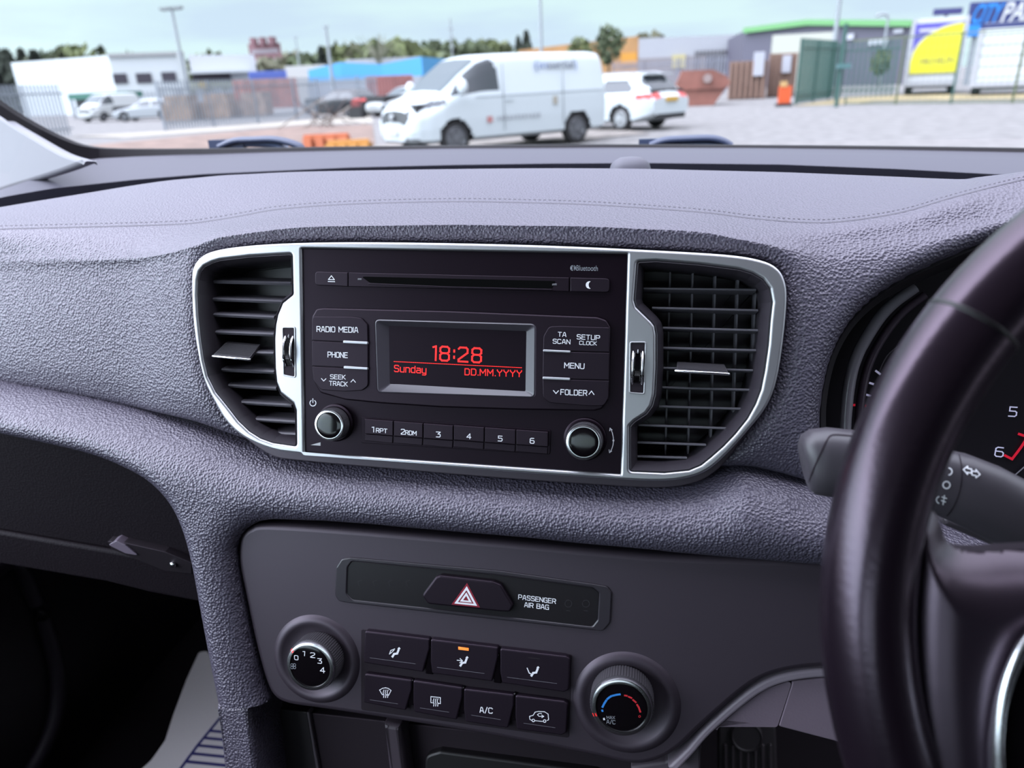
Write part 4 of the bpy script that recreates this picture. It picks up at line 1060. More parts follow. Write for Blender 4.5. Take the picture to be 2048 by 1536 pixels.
icon('red_zone', [smoothc([(2072,800),(2064,850),(2048,885),(2024,918)], 4, False), [(2010,911),(2024,918)], [(2038,868),(2050,872)]], 5, DC, M['dial_red'], clu)
icon('dial_arc', [smoothc([(2090,900),(2048,934),(2012,966),(1985,985)], 4, False)], 2.5, DC, mat('dial_grey', (.28, .26, .30), .4), clu)
icon('dial_arc', [smoothc([(1756,748),(1774,712),(1800,690),(1830,675)], 4, False)], 2, DC, mat('dial_dim_grey', (.09, .08, .09), .4), clu)
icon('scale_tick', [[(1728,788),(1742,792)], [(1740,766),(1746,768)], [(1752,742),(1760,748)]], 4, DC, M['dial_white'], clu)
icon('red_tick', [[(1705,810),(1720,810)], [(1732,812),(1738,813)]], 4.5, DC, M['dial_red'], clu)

# ------------------------------------------------------------------ indicator stalk
sdp = .085
stx = [(1606,925,40),(1612,924,55),(1625,923,64),(1650,923,68),(1720,931,69),(1800,943,68),(1890,966,66),(1905,970,68),(1960,993,70),(2020,1024,70),(2090,1066,68),(2180,1120,64)]
stk = empty('indicator_stalk', FACE.hit(2090, 1066, sdp), 'dark grey indicator and light stalk passing behind the steering wheel rim', 'stalk')
loops = []
for i, (x, y, r) in enumerate(stx):
    p = FACE.hit(x, y, sdp); a = FACE.hit(*stx[max(i - 1, 0)][:2], sdp); b = FACE.hit(*stx[min(i + 1, len(stx) - 1)][:2], sdp)
    t = nrm(b - a); n1 = nrm(np.cross(FACE.N, t)); k = r * mpp(FACE, x, y, sdp)
    L = []
    for q in range(40):
        th = 2 * PI * q / 40; c_, s_ = math.cos(th), math.sin(th)
        L.append(p + n1 * k * math.copysign(abs(c_) ** .75, c_) + FACE.N * k * .82 * math.copysign(abs(s_) ** .75, s_))
    loops.append(L)
body = loftloops('stalk_body', loops, M['stalk'], stk, True, True, 60)
sbv = bvh_of(body)
tipm = mat('stalk_tip_face', (.060, .045, .060), .45)
tf = [(1660,874),(1720,882),(1735,965),(1720,990),(1640,968),(1628,955),(1640,915)]
gr = [(1617,966),(1626,940),(1642,905),(1654,880),(1668,869),(1720,873)]
surf_strip('tip_groove', resamp(smoothc(gr, 5, False), 4), 3.0, M['cavity'], stk, sbv, .0004)
gr2 = [(1909,912),(1918,935),(1916,975),(1903,1010),(1893,1030)]
surf_strip('ring_groove', resamp(smoothc([(1918,908),(1924,935),(1921,975),(1908,1012),(1892,1034)], 5, False), 4), 2.0, M['cavity'], stk, sbv, .0004)
def sicon(name, polys, w):
    V, Fc = [], []
    for pl in polys:
        A_, B_ = strokes_mesh([pl], w)
        k = len(V); ok = []
        q = [on_surface(sbv, *p, .0006) for p in A_]
        if any(z is None for z in q): continue
        V += q; Fc += [tuple(k + i for i in f) for f in B_]
    mesh(name, V, Fc, M['legend'], stk)
def arrow(x, y, s, sl=.2):
    L = [(-10,0),(-2,-8),(-2,-4),(6,-4),(6,4),(-2,4),(-2,8),(-10,0)]
    return [(x + s * p[0], y + p[1] + s * p[0] * sl) for p in L]
sicon('turn_arrows', [arrow(1937, 941, 1), arrow(1950, 947, -1)], 2.4)
sicon('lever_arrow', [arrow(1930, 914, 1.0, .35)], 2.4)
sicon('ring_symbol', [arc(1893, 970, 7, 0, 360, 14)], 2.6)
sicon('ring_symbol', [arc(1897, 943, 7, -80, 80, 8)], 2.6)
sicon('fog_lamp_symbol', [arc(1880, 1000, 7, 110, 250, 8), [(1884,994),(1893,997)], [(1883,1001),(1891,1004)], [(1889,991),(1886,1009)]], 2.2)
# column shroud
sh = FACE.hit(2080, 1110, .05)
shr = empty('column_shroud', sh, 'black plastic steering column cover behind the wheel spoke', 'column cover')
tube('cover', [FACE.hit(2240, 1330, -.06), FACE.hit(2240, 1330, .03), FACE.hit(2240, 1340, .08), FACE.hit(2240, 1350, .10)], [.08, .075, .065, .05], mat('shroud_plastic', (.012, .010, .012), .5), shr, 32, upv=FACE.V)
surf = plate('upper_lip', [[(1884,1036),(1920,1042),(2000,1066),(2100,1100),(2100,1125),(1985,1092),(1890,1052)]], .02, .06, mat('shroud_lip', (.05, .042, .05), .4), shr, bev=.003, fr=FACE)

# ------------------------------------------------------------------ steering wheel
WC = np.array([.2626, .2278, 1.1704]); wb, wy_ = .4013, -.0372; WR, Wr = .1797, .0163
wn = np.array([math.sin(wy_) * math.cos(wb), -math.cos(wy_) * math.cos(wb), math.sin(wb)])
WU = np.array([math.cos(wy_), math.sin(wy_), 0])
WF = Frame(WC, WU, np.cross(wn, WU))
sw = empty('steering_wheel', WC, 'black leather steering wheel with worn shiny spoke filling the driver side', 'steering wheel')
def rim_loop(a, R0=WR, r0=Wr, seg=28):
    return [WF.w((R0 + r0 * 1.0 * math.cos(t)) * math.cos(a), (R0 + r0 * 1.0 * math.cos(t)) * math.sin(a), r0 * math.sin(t)) for t in [2 * PI * k / seg for k in range(seg)]]
loops = [rim_loop(2 * PI * k / 160) for k in range(161)]
loftloops('rim', loops, M['wheel'], sw, smooth=179)
def ang_of(x, y):
    u, v = WF.uv(x, y, 0); return math.atan2(v, u)
for (x, y) in ((1880, 613),):
    a0 = ang_of(x, y)
    loftloops('rim_joint', [rim_loop(a0 + k * .006, WR, Wr * m_) for k, m_ in ((-1, .99), (-.6, 1.012), (.6, 1.012), (1, .99))], mat('joint_dark', (.008, .006, .008), .4), sw, smooth=40)
def cushion(name, fr, poly_uv, st, d1, R, dep, mat_, parent, extra=None):
    pa = np.array(poly_uv); us = np.arange(pa[:, 0].min() - .006, pa[:, 0].max() + .006, st); vs = np.arange(pa[:, 1].min() - .006, pa[:, 1].max() + .006, st)
    UU, VV = np.meshgrid(us, vs, indexing='ij'); Q = np.stack([UU.ravel(), VV.ravel()], 1)
    ins = inside(Q, poly_uv); e = seg_dist(Q, poly_uv); D = d1 - dep * (.65 * np.clip(1 - e / R, 0, 1) ** 2 + .35 * np.clip(1 - e / R, 0, 1) ** 3)
    if extra is not None: D = D + extra(Q)
    keep = ins | (e < st * 2.2); Q = np.where(ins[:, None], Q, seg_near(Q, poly_uv)); D = np.where(ins, D, d1 - dep); idx = -np.ones(len(Q), int); idx[keep] = np.arange(keep.sum())
    V = [fr.w(Q[i, 0], Q[i, 1], D[i]) for i in np.nonzero(keep)[0]]; nu, nv = UU.shape; Fc = []
    for i in range(nu - 1):
        for j in range(nv - 1):
            q = (idx[i * nv + j], idx[(i + 1) * nv + j], idx[(i + 1) * nv + j + 1], idx[i * nv + j + 1])
            if min(q) >= 0: Fc.append(q)
    k0 = len(V); m = len(poly_uv); V += [fr.w(p[0], p[1], d1 - dep) for p in poly_uv] + [fr.w(p[0], p[1], d1 - dep - .012) for p in poly_uv]
    Fc += [(k0 + i, k0 + (i + 1) % m, k0 + m + (i + 1) % m, k0 + m + i) for i in range(m)]
    return mesh(name, V, Fc, mat_, parent, 179)
SP = smoothc([(1800,1010),(1850,1005),(1884,1040),(1905,1090),(1955,1108),(2060,1104),(2300,1096),(2620,1100),(2620,1900),(2050,1900),(1900,1820),(1800,1620),(1770,1400),(1768,1200),(1780,1090)], 4)
SPU = [WF.uv(*p, -.006) for p in SP]
hub = cushion('spoke_cover', WF, SPU, .0010, .008, .022, .018, M['wheel_hub'], sw)
trim = smoothc([(2080,1262),(2048,1295),(2022,1345),(2004,1400),(1994,1460),(1992,1520),(2000,1590),(2040,1660),(2140,1680),(2230,1600),(2240,1400),(2180,1280),(2120,1250)], 4)
tube('chrome_trim', [WF.hit(*p, .012) for p in trim], .0022, M['chrome'], sw, 10, flat=1.6, closed=True)
me = curve_mesh([[WF.uv(*p, .010) for p in trim]], .001, 0, 0); xform(me, WF, .0095); link('switch_panel', me, M['gloss'], sw)
# ------------------------------------------------------------------ the yard outside
_mat = mat
def mat(name, col, *p, **k):
    f = 1.0 if name in ('gravel_yard', 'white_vehicle_paint', 'reddish_soil', 'pale_concrete_strip', 'dry_grass', 'brown_gravel') else .58
    return _mat(name, tuple(q * f for q in col), *p, **k)
def gx(px, Y, z=0.0, y0=200):
    """world point at picture column px, distance Y, height z"""
    lo, hi = -400.0, 900.0
    for _ in range(40):
        m = (lo + hi) / 2
        if atY(px, m, Y)[2] > z: lo = m
        else: hi = m
    return atY(px, (lo + hi) / 2, Y)
gm_ = mat('gravel_yard', (.170, .163, .160), .95, spec=.1, bump=('noise', 14, .5, .03), var=(3.0, .16))
gnd = MB(); gnd.quad((-320, 1.6, 0), (320, 1.6, 0), (320, 420, 0), (-320, 420, 0)); go = gnd.build('ground', gm_, None); tag(go, kind='structure')
gnd = MB(); gnd.quad((-320, -60, 0), (320, -60, 0), (320, 1.6, 0), (-320, 1.6, 0)); go = gnd.build('ground', gm_, None); tag(go, kind='structure')
def patch(name, pts, m_, z=.012):
    m = MB(); m.prism([np.array([p[0], p[1], z]) for p in (atZ(*q) for q in pts)], (0, 0, .004)); o = m.build(name, m_, None); tag(o, kind='structure'); return o
patch('ground', [(120, 297), (420, 268), (600, 252), (745, 250), (752, 300), (600, 304), (150, 312)], mat('reddish_soil', (.15, .10, .08), .95, var=(1.2, .3), bump=('noise', 9, .6, .05)))
patch('ground', [(150, 273), (330, 263), (740, 231), (748, 246), (600, 250), (420, 264), (250, 276)], mat('pale_concrete_strip', (.26, .235, .20), .9, var=(.6, .1)), .018)
patch('ground', [(1585, 213), (1690, 196), (1800, 190), (2300, 186), (2300, 197), (2048, 199), (1750, 203), (1690, 209)], mat('dry_grass', (.22, .175, .09), .95, var=(.7, .25)), .018)
patch('ground', [(1300, 268), (1100, 287), (700, 322), (650, 300), (1000, 270), (1200, 255)], mat('brown_gravel', (.17, .15, .135), .95, var=(3.0, .2)), .020)  # slightly browner gravel patch reaching under the van

white_pt = mat('white_vehicle_paint', (.44, .475, .49), .35, spec=.5)
glassd = mat('dark_vehicle_glass', (.05, .06, .07), .15, spec=.6)
glassl = mat('pale_windscreen', (.07, .10, .115), .3, spec=.3)
blackp = mat('black_plastic', (.018, .017, .02), .5)
tyre = mat('tyre_rubber', (.014, .013, .014), .8)
alloy = mat('alloy_wheel', (.26, .26, .28), .4, metal=.6)
alloy_l = mat('bright_alloy_wheel', (.55, .55, .57), .35, metal=.6)
lampred = mat('red_lamp_lens', (.75, .03, .02), .3)
lampclr = mat('clear_lamp_lens', (.28, .30, .33), .2)
plateY = mat('yellow_number_plate', (.80, .45, .03), .5); plateW = mat('white_number_plate', (.62, .62, .6), .5)

class Veh:
    """body lofted from stations (s from the nose, z bottom, z top, half widths at sill / waist / roof, waist height)"""
    def __init__(s, fw, head, s_fw):
        s.fw = np.array([fw[0], fw[1], 0.0]); s.h = np.array([*nrm(head), 0.0]); s.l = np.array([-s.h[1], s.h[0], 0.0]); s.s0 = s_fw
    def w(s, x, y, z): return s.fw + s.h * (s.s0 - x) + s.l * y + np.array([0, 0, z])
    def body(s, st, classify, mats, root, wheels, rw, step=.05):
        S = np.array(st, float); xs_ = []
        for i in range(len(S) - 1):
            n = max(1, int((S[i + 1, 0] - S[i, 0]) / step)); xs_ += list(np.linspace(S[i, 0], S[i + 1, 0], n, endpoint=False))
        xs_.append(S[-1, 0]); rows = []
        for x in xs_:
            zb, zt, wb, wm, wt, zm = [np.interp(x, S[:, 0], S[:, k]) for k in range(1, 7)]
            r = min(.14, (zt - zm) * .45)
            half = [(0, zb), (wb * .85, zb), (wb, zb + .08), (wm * .995, (zb + zm) * .5), (wm, zm - .08), (wm * .985, zm), (wt + (wm - wt) * .25, zm + (zt - zm) * .62), (wt, zt - r), (wt - .07, zt - r * .3), (wt - .20, zt), (0, zt + .02)]
            fine = []
            for i in range(len(half) - 1):
                a, b = np.array(half[i]), np.array(half[i + 1]); n = max(1, int(np.linalg.norm(b - a) / .055))
                n = (3, 2, 6, 6, 2, 6, 4, 2, 2, 10)[i]
                fine += [a + (b - a) * k / n for k in range(n)]
            fine.append(np.array(half[-1]))
            full = fine + [np.array([-p[0], p[1]]) for p in fine[-2:0:-1]]
            rows.append([(x, p[0], p[1]) for p in full])
        m = len(rows[0]); V = [p for r in rows for p in r]; groups = {}
        def addf(f, c):
            groups.setdefault(c, []).append(f)
        for i in range(len(rows) - 1):
            for k in range(m):
                k2 = (k + 1) % m; f = (i * m + k, (i + 1) * m + k, (i + 1) * m + k2, i * m + k2)
                cs = np.mean([V[q] for q in f], 0)
                if any((cs[0] - wx) ** 2 + (cs[2] - rw) ** 2 < (rw * 1.16) ** 2 for wx in wheels) and abs(cs[1]) > .45: continue
                a, b, c = (np.array(V[f[q]]) for q in (0, 1, 3)); n = np.cross(b - a, c - a); n = n / (np.linalg.norm(n) + 1e-9)
                addf(f, classify(cs[0], cs[1], cs[2], n))
        addf(tuple(range(m)), classify(S[0, 0], 0, .6, np.array([-1, 0, 0]))); addf(tuple((len(rows) - 1) * m + k for k in range(m))[::-1], 'body')
        for key, fs in groups.items():
            used = sorted({i for f in fs for i in f}); mp = {i: k for k, i in enumerate(used)}
            mesh(key, [s.w(*V[i]) for i in used], [tuple(mp[i] for i in f) for f in fs], mats[key], root, 40)
        ib = MB(); ib.box(s.w(S[-1, 0] / 2, 0, .75), (S[-1, 0] * .94, S[:, 4].max() * 1.55, .6), (s.h, s.l, (0, 0, 1))); ib.build('underbody', blackp, root)
    def wheel(s, x, side, r, wy, rim, root, spokes=5):
        c = s.w(x, side * wy, r); fr = Frame(c, s.h if side < 0 else -s.h, (0, 0, 1))
        if (fr.N @ s.l) * side < 0: fr = Frame(c, -fr.U, (0, 0, 1))
        t = lathe('tyre', fr, (0, 0), [(r * .62, -.16), (r * .95, -.18), (r, -.14), (r, -.03), (r * .94, .0), (r * .70, .004), (r * .66, -.02), (r * .60, -.07)], tyre, root, 40, 50)
        lathe('rim', fr, (0, 0), [(r * .69, .0), (r * .66, .006), (r * .62, -.02)], rim, t, 40)
        m = MB()
        for k in range(spokes):
            a = 2 * PI * k / spokes + .3
            for da in (-.13, .13):
                p = fr.w(r * .10 * math.cos(a), r * .10 * math.sin(a), -.012); q = fr.w(r * .65 * math.cos(a + da), r * .65 * math.sin(a + da), -.010)
                m.bar(p, q, r * .10, .02)
        m.build('spokes', rim, t)
        lathe('hub_cap', fr, (0, 0), [(r * .17, -.03), (r * .17, .0), (r * .10, .006)], rim, t, 20)
    def side_patch(s, name, pts, yoff, m_, root):
        return MB().prism([s.w(x, yoff, z) for x, z in pts], s.l * .008).build(name, m_, root)

# --- the delivery van
vr, vf = atZ(1152, 287), gx(913, 15.3)
hd = (vf - vr)[:2]; wbase = np.linalg.norm(hd)
van = Veh(vf, hd, .95)
LW = wbase - 2.93
# the points measured are the outer tyre edges of the near side: shift to the centre line
van.fw = van.fw - van.l * .90
vroot = empty('delivery_van', van.w(2.5, 0, 0), 'large white panel van parked across the yard with lettering on its side', 'van')
vk = wbase / 2.93
vst = [(0,.34,.70,.52,.60,.45,.60),(.06,.30,.92,.66,.74,.55,.72),(.16,.28,1.04,.80,.84,.66,.80),(.40,.27,1.13,.90,.93,.72,.86),(.70,.27,1.23,.96,.985,.78,1.0),(.84,.27,1.32,.96,.99,.78,1.10),(1.22,.27,1.62,.96,.99,.80,1.14),(1.62,.27,1.87,.96,.99,.82,1.16),(1.88,.27,1.94,.96,.99,.83,1.16),(2.6,.27,1.965,.96,.99,.84,1.16),(4.4,.27,1.965,.96,.99,.84,1.16),(4.66,.28,1.94,.95,.98,.82,1.16),(4.75,.32,1.88,.93,.95,.78,1.14)]
vst0 = vst; vst = [(s_[0] + (LW if s_[0] > 2.7 else 0), *s_[1:]) for s_ in vst]
def inpoly(x, z, P_): return bool(inside([(x, z)], P_)[0])
vwin = [(.84,1.16),(1.02,1.19),(2.05,1.22),(2.10,1.30),(2.05,1.80),(1.92,1.84),(1.62,1.80),(1.28,1.55)]
def vclass(x, y, z, n):
    if .80 < x < 1.64 and abs(n[0]) > .25 and abs(n[2]) > .3 and abs(y) < .72: return 'windscreen'
    if abs(y) > .72 and inpoly(x, z, vwin): return 'side_window'
    if x < .17 and abs(y) < .62 - abs(z - .78) * .6 and .62 < z < .92: return 'grille'
    if x < .5 and .26 < z < .40 and abs(y) < .8: return 'lower_intake'
    if .17 < x < .80 and abs(y) > .50 and .90 + (x - .06) * .17 < z < .99 + (x - .06) * .20: return 'headlamp'
    return 'body'
van.body(vst, vclass, dict(body=white_pt, windscreen=glassl, side_window=glassd, grille=blackp, lower_intake=mat('grey_intake', (.22, .23, .24), .5), headlamp=mat('dark_headlamp', (.10, .11, .13), .25)), vroot, (.95, 3.88 + LW), .345)
for wx in (.95, 3.88 + LW):
    for sd in (1, -1): van.wheel(wx, sd, .345, .945, alloy, vroot, 6)
def blob(name, c, rx, ry, rz, ax, m_, root, n=16):
    L = []
    for i in range(1, n):
        a = PI * i / n
        L.append([c + ax[0] * rx * math.sin(a) * math.cos(t) + ax[1] * ry * math.sin(a) * math.sin(t) + ax[2] * rz * math.cos(a) for t in [2 * PI * k / 24 for k in range(24)]])
    return loftloops(name, L, m_, root, True, True, 60)
ZA = np.array([0, 0, 1.])
for sd in (1, -1): blob('door_mirror', van.w(1.08, sd * 1.10, 1.34), .10, .13, .15, (van.h, van.l, ZA), white_pt, vroot)
bd = lathe('badge', Frame(van.w(-.005, 0, .80), van.l, ZA), (0, 0), [(.075, 0), (.075, .035), (.05, .042)], alloy_l, vroot, 24)
for sd in (1, -1):
    MB().bar(van.w(.20, sd * .80, .62), van.w(.12, sd * .70, .40), .03, .05).build('daylight_lamp', mat('grey_lamp_strip', (.25, .26, .28), .3) if sd > 0 else bpy.data.materials['grey_lamp_strip'], vroot)
MB().box(van.w(-.03, 0, .50), (.02, .46, .10), (van.h, van.l, ZA)).build('number_plate', plateW, vroot)
MB().bar(van.w(1.45, 1.0, 1.13), van.w(5.05, .995, 1.15), .012, .012).build('side_crease', mat('panel_line_grey', (.35, .38, .40), .4), vroot)
for x in (2.16, 3.80): MB().bar(van.w(x, .985, 1.75), van.w(x, 1.0, .45), .012, .012).build('door_seam', bpy.data.materials['panel_line_grey'], vroot)
MB().box(van.w(2.30, 1.0, 1.05), (.18, .03, .035), (van.h, van.l, ZA)).build('door_handle', white_pt, vroot)
VF = Frame(van.w(0, .985, 0), -van.h, ZA)      # u = s along the side
tilt = Frame(van.w(0, .965, 1.2), -van.h, ZA * .98 - van.l * .17)
ink = mat('van_lettering_grey', (.12, .14, .19), .5); inkb = mat('van_lettering_blue', (.22, .30, .55), .5)
# sign-writing: a bracketed blue 'in' then darker letters, a faint line under it, and a red mark with a number low down
def vtxt(name, s_, x0, x1, z, h, m_, fr_=tilt, z0=1.2):
    u0 = -van.s0 * 0
    return font_text(name, s_, fr_, (x0, z - z0), (x1, z - z0), h, .03, m_, vroot)
vtxt('side_lettering', '(in', 3.08, 3.42, 1.63, .19, inkb); vtxt('side_lettering', 'ssential', 3.44, 4.18, 1.63, .19, ink); vtxt('side_lettering', ')', 4.20, 4.27, 1.63, .19, inkb)
vtxt('small_lettering', 'c a r e   s e r v i c e s', 3.15, 4.10, 1.50, .05, mat('faint_blue_print', (.45, .52, .68), .6)) if False else None
MB().box(VF.w(1.78, .68, .015), (.13, .01, .12), (van.h, van.l, ZA)).build('red_mark', mat('faded_red_print', (.62, .25, .24), .6), vroot)
font_text('phone_lettering', '01000 000000', VF, (1.95, .66), (3.2, .66), .10, .016, mat('faint_grey_print', (.50, .52, .55), .6), vroot) if False else None
fp = mat('faint_grey_print', (.48, .50, .53), .6)
for k in range(12): MB().box(VF.w(2.0 + k * .10, .69 + .004 * (k % 3), .014), (.05, .006, .09 if k % 4 else .07), (van.h, van.l, ZA)).build('faint_number', fp, vroot)
MB().box(VF.w(3.56, .98, .02), (.10, .03, .17), (van.h, van.l, ZA)).build('fuel_flap', mat('beige_flap', (.50, .45, .36), .6), vroot)

# --- the estate car
cr_, = (atZ(1243, 262),)
ev = Veh(cr_, (-.80, .60), 3.68); ev.fw = ev.fw - ev.l * .80
eroot = empty('estate_car', ev.w(2.4, 0, 0), 'white estate car with roof rails parked behind the panel van, tail towards the gravel', 'car')
est = [(0,.30,.62,.55,.62,.45,.52),(.12,.22,.74,.75,.80,.62,.60),(.5,.20,.86,.86,.89,.70,.70),(1.25,.20,.98,.89,.91,.72,.82),(1.45,.20,1.03,.89,.91,.70,.86),(2.15,.20,1.42,.89,.91,.60,.90),(2.5,.20,1.47,.89,.91,.60,.92),(3.6,.20,1.46,.89,.91,.60,.94),(4.15,.22,1.42,.88,.90,.58,.95),(4.45,.30,1.16,.86,.88,.62,.94),(4.62,.34,.98,.82,.85,.66,.90),(4.76,.40,.84,.76,.80,.66,.78)]
ewin = [(1.65,.97),(3.95,1.00),(4.05,1.08),(3.75,1.32),(2.3,1.34),(1.95,1.18)]
def eclass(x, y, z, n):
    if 1.48 < x < 2.14 and abs(n[0]) > .2 and abs(n[2]) > .3 and abs(y) < .58: return 'windscreen'
    if abs(y) > .55 and inpoly(x, z, ewin) and not (2.86 < x < 2.93) and abs(n[1]) > .4: return 'side_window'
    if x > 4.13 and abs(n[0]) > .25 and 1.02 < z < 1.40 and abs(y) < .60: return 'rear_window'
    if x > 4.18 and .84 < z < .95 and abs(y) > .42: return 'tail_lamp'
    return 'body'
ev.body(est, eclass, dict(body=white_pt, windscreen=glassl, side_window=glassd, rear_window=glassd, tail_lamp=lampred), eroot, (.92, 3.68), .325)
for wx in (.92, 3.68):
    for sd in (1, -1): ev.wheel(wx, sd, .325, .87, alloy_l, eroot, 7)
for sd in (1, -1): tube('roof_rail', [ev.w(x, sd * .62, 1.50 if .1 < k < .9 else 1.45) for k, x in zip(np.linspace(0, 1, 7), np.linspace(2.2, 4.0, 7))], .018, alloy_l, eroot, 8)
MB().box(ev.w(4.68, 0, .80), (.26, .50, .11), (ev.h, ev.l, ZA)).build('number_plate', plateY, eroot)
MB().box(ev.w(4.70, 0, .36), (.14, 1.3, .14), (ev.h, ev.l, ZA)).build('rear_valance', blackp, eroot)
MB().box(ev.w(4.20, 0, 1.445), (.30, 1.15, .03), (ev.h, ev.l, ZA)).build('roof_spoiler', white_pt, eroot)

# --- cars and a van behind the palisade
def small_car(pos, head, colr, label, est_=est, name='parked_car', van_=False, glass=glassd):
    v = Veh(pos, head, .92); r_ = empty(name, v.w(2.2, 0, 0), label, 'van' if van_ else 'car')
    v.body(vst0 if van_ else est_, vclass if van_ else eclass, dict(body=colr, windscreen=glassl, side_window=glass, rear_window=glass, tail_lamp=lampred, grille=blackp, lower_intake=blackp, headlamp=lampclr), r_, (.95, 3.88) if van_ else (.92, 3.68), .33, .12)
    for wx in ((.95, 3.88) if van_ else (.92, 3.68)):
        for sd in (1, -1): v.wheel(wx, sd, .33, .88, alloy, r_, 5)
p = gx(192, 52); small_car((p[0], p[1]), (-.15, -.99), mat('old_white_paint', (.70, .72, .72), .5), 'small white van parked behind the palisade fence near the windscreen pillar', name='parked_van', van_=True)
p = gx(262, 50); small_car((p[0], p[1]), (-.9, -.2), mat('pale_silver_paint', (.50, .53, .56), .4), 'silver car parked to the right of the distant white van')
p = gx(650, 43); small_car((p[0], p[1]), (-.93, .36), mat('black_car_paint', (.030, .030, .036), .4), 'black car parked beyond the palisade fence, left of the panel van nose')
p = gx(775, 40); small_car((p[0], p[1]), (-.45, -.89), mat('dull_white_paint', (.60, .62, .62), .4), 'white car half hidden behind the panel van nose')
rp = gx(716, 38.5)
rb = MB().box((rp[0], rp[1], .75), (.40, .4, .3)).build('red_drum', mat('red_plastic', (.30, .05, .05), .5)); rb['label'] = 'small red drum beside the black car'; rb['category'] = 'drum'
rb2 = MB().box((rp[0], rp[1], .3), (.7, .7, .6)).build('stand', blackp, rb)

# --- buildings
def prism_building(name, foot, zt, m_, label, cat='building'):
    root = empty(name, (*np.mean([f[:2] for f in foot], 0), 0), label, cat)
    n = len(foot); V = [(f[0], f[1], -.05) for f in foot] + [(f[0], f[1], z) for f, z in zip(foot, zt)]
    Fc = [(k, (k + 1) % n, n + (k + 1) % n, n + k) for k in range(n)] + [tuple(range(n, 2 * n))]
    mesh('walls', V, Fc, m_, root); return root
def wallpatch(name, A, B, t0, t1, z0, z1, m_, root, dpt=.15):
    A, B = np.array(A[:2]), np.array(B[:2]); p, q = A + (B - A) * t0, A + (B - A) * t1
    t = nrm(np.append(B - A, 0)); n = np.cross(t, ZA); n = n if n @ np.array([*-A, 0]) > 0 else -n
    return MB().box(np.array([*(p + q) / 2, (z0 + z1) / 2]) + n * dpt / 2, (np.linalg.norm(q - p), dpt, z1 - z0), (t, n, ZA)).build(name, m_, root)
def tpx(A, B, px):
    """where picture column px meets the ground line A-B"""
    lo, hi = 0., 1.
    for _ in range(40):
        m = (lo + hi) / 2; q = np.array(A) * (1 - m) + np.array(B) * m
        c = CM.T @ (q - EYE); x = 1024 + F * c[0] / c[2]
        if x < px: lo = m
        else: hi = m
    return (lo + hi) / 2
def zpx(A, B, px, py):
    t = tpx(A, B, px); Y = A[1] * (1 - t) + B[1] * t
    return atY(px, py, Y)[2]
clad = mat('white_cladding', (.78, .82, .84), .6, bump=('wave', 6, .1, .02)); darkw = mat('dark_doorway', (.05, .04, .06), .6)
A, B_, C_ = gx(52, 94), gx(243, 88), gx(390, 92); D_ = gx(525, 97)
zt = atY(243, 109, 88)[2]
wb1 = prism_building('white_warehouse', [A, B_, C_, C_ * 1.05, B_ * 1.05, A * 1.05], [atY(52, 124, 94)[2], zt, atY(390, 108, 92)[2]] + [zt] * 3, clad, 'long white industrial unit with three dark openings at the far left of the yard')
for (x0, x1, y0, y1) in ((240, 270, 147, 167), (288, 318, 146, 166), (338, 366, 144, 164)):
    wallpatch('window', B_, C_, tpx(B_, C_, x0), tpx(B_, C_, x1), zpx(B_, C_, x0, y1), zpx(B_, C_, x0, y0), darkw, wb1)
wallpatch('roof_trim', B_, C_, 0, 1, zt - .2, zt + .2, mat('pale_grey_trim', (.50, .50, .50), .6), wb1, .3)
wallpatch('downpipe', B_, C_, .90, .93, 0, zt, mat('white_pipe', (.72, .74, .74), .5), wb1, .4)
z2 = atY(525, 108, 97)[2]
wb2 = prism_building('loading_bay', [C_ + (.4, .2, 0), D_, D_ * 1.05, C_ * 1.05 + (.4, .2, 0)], [atY(390, 109, 92)[2], z2, z2, z2], mat('light_grey_cladding', (.80, .81, .84), .6), 'light grey loading bay joined to the right end of the white industrial unit')
wallpatch('bay_opening', C_, D_, .05, .6, zpx(C_, D_, 450, 162), zpx(C_, D_, 450, 146), darkw, wb2, .3)
wallpatch('canopy', C_, D_, .03, .9, zpx(C_, D_, 450, 146), zpx(C_, D_, 450, 141), clad, wb2, 2.0)
wallpatch('cream_banner', C_, D_, .0, .62, zpx(C_, D_, 430, 180), zpx(C_, D_, 430, 163), mat('cream_board', (.52, .54, .36), .7), wb2, .5)
wallpatch('yellow_sign', C_, D_, tpx(C_, D_, 408), tpx(C_, D_, 424), zpx(C_, D_, 415, 180), zpx(C_, D_, 415, 163), mat('yellow_board', (.75, .50, .05), .6), wb2, .8)
def far_box(name, px0, px1, y_top, y_bot, Y, dep, m_, label, cat, base=False, Y1=None, ytop1=None):
    a, b = gx(px0, Y), gx(px1, Y1 or Y); z0 = 0 if base else max(0, atY((px0 + px1) / 2, y_bot, Y)[2])
    za, zb = atY(px0, y_top, Y)[2], atY(px1, ytop1 if ytop1 is not None else y_top - .044 * (px1 - px0), Y1 or Y)[2]
    root = empty(name, (*(a + b)[:2] / 2, z0), label, cat)
    q = b if a[0] + b[0] < 0 else a; dx, dy = nrm(q[:2]) * dep     # the building runs back square to the yard
    V = [(a[0], a[1], z0), (b[0], b[1], z0), (b[0] + dx, b[1] + dy, z0), (a[0] + dx, a[1] + dy, z0), (a[0], a[1], za), (b[0], b[1], zb), (b[0] + dx, b[1] + dy, zb), (a[0] + dx, a[1] + dy, za)]
    mesh('body', V, [(0, 1, 5, 4), (1, 2, 6, 5), (2, 3, 7, 6), (3, 0, 4, 7), (4, 5, 6, 7), (0, 3, 2, 1)], m_, root)
    return root, a, b, za, zb
brick = mat('red_brick', (.34, .18, .20), .9, var=(.3, .15))
r_, a, b, za, zb = far_box('brick_tower', 514, 577, 87, 140, 240, 14, brick, 'distant red brick block rising above the trees', 'building', True)
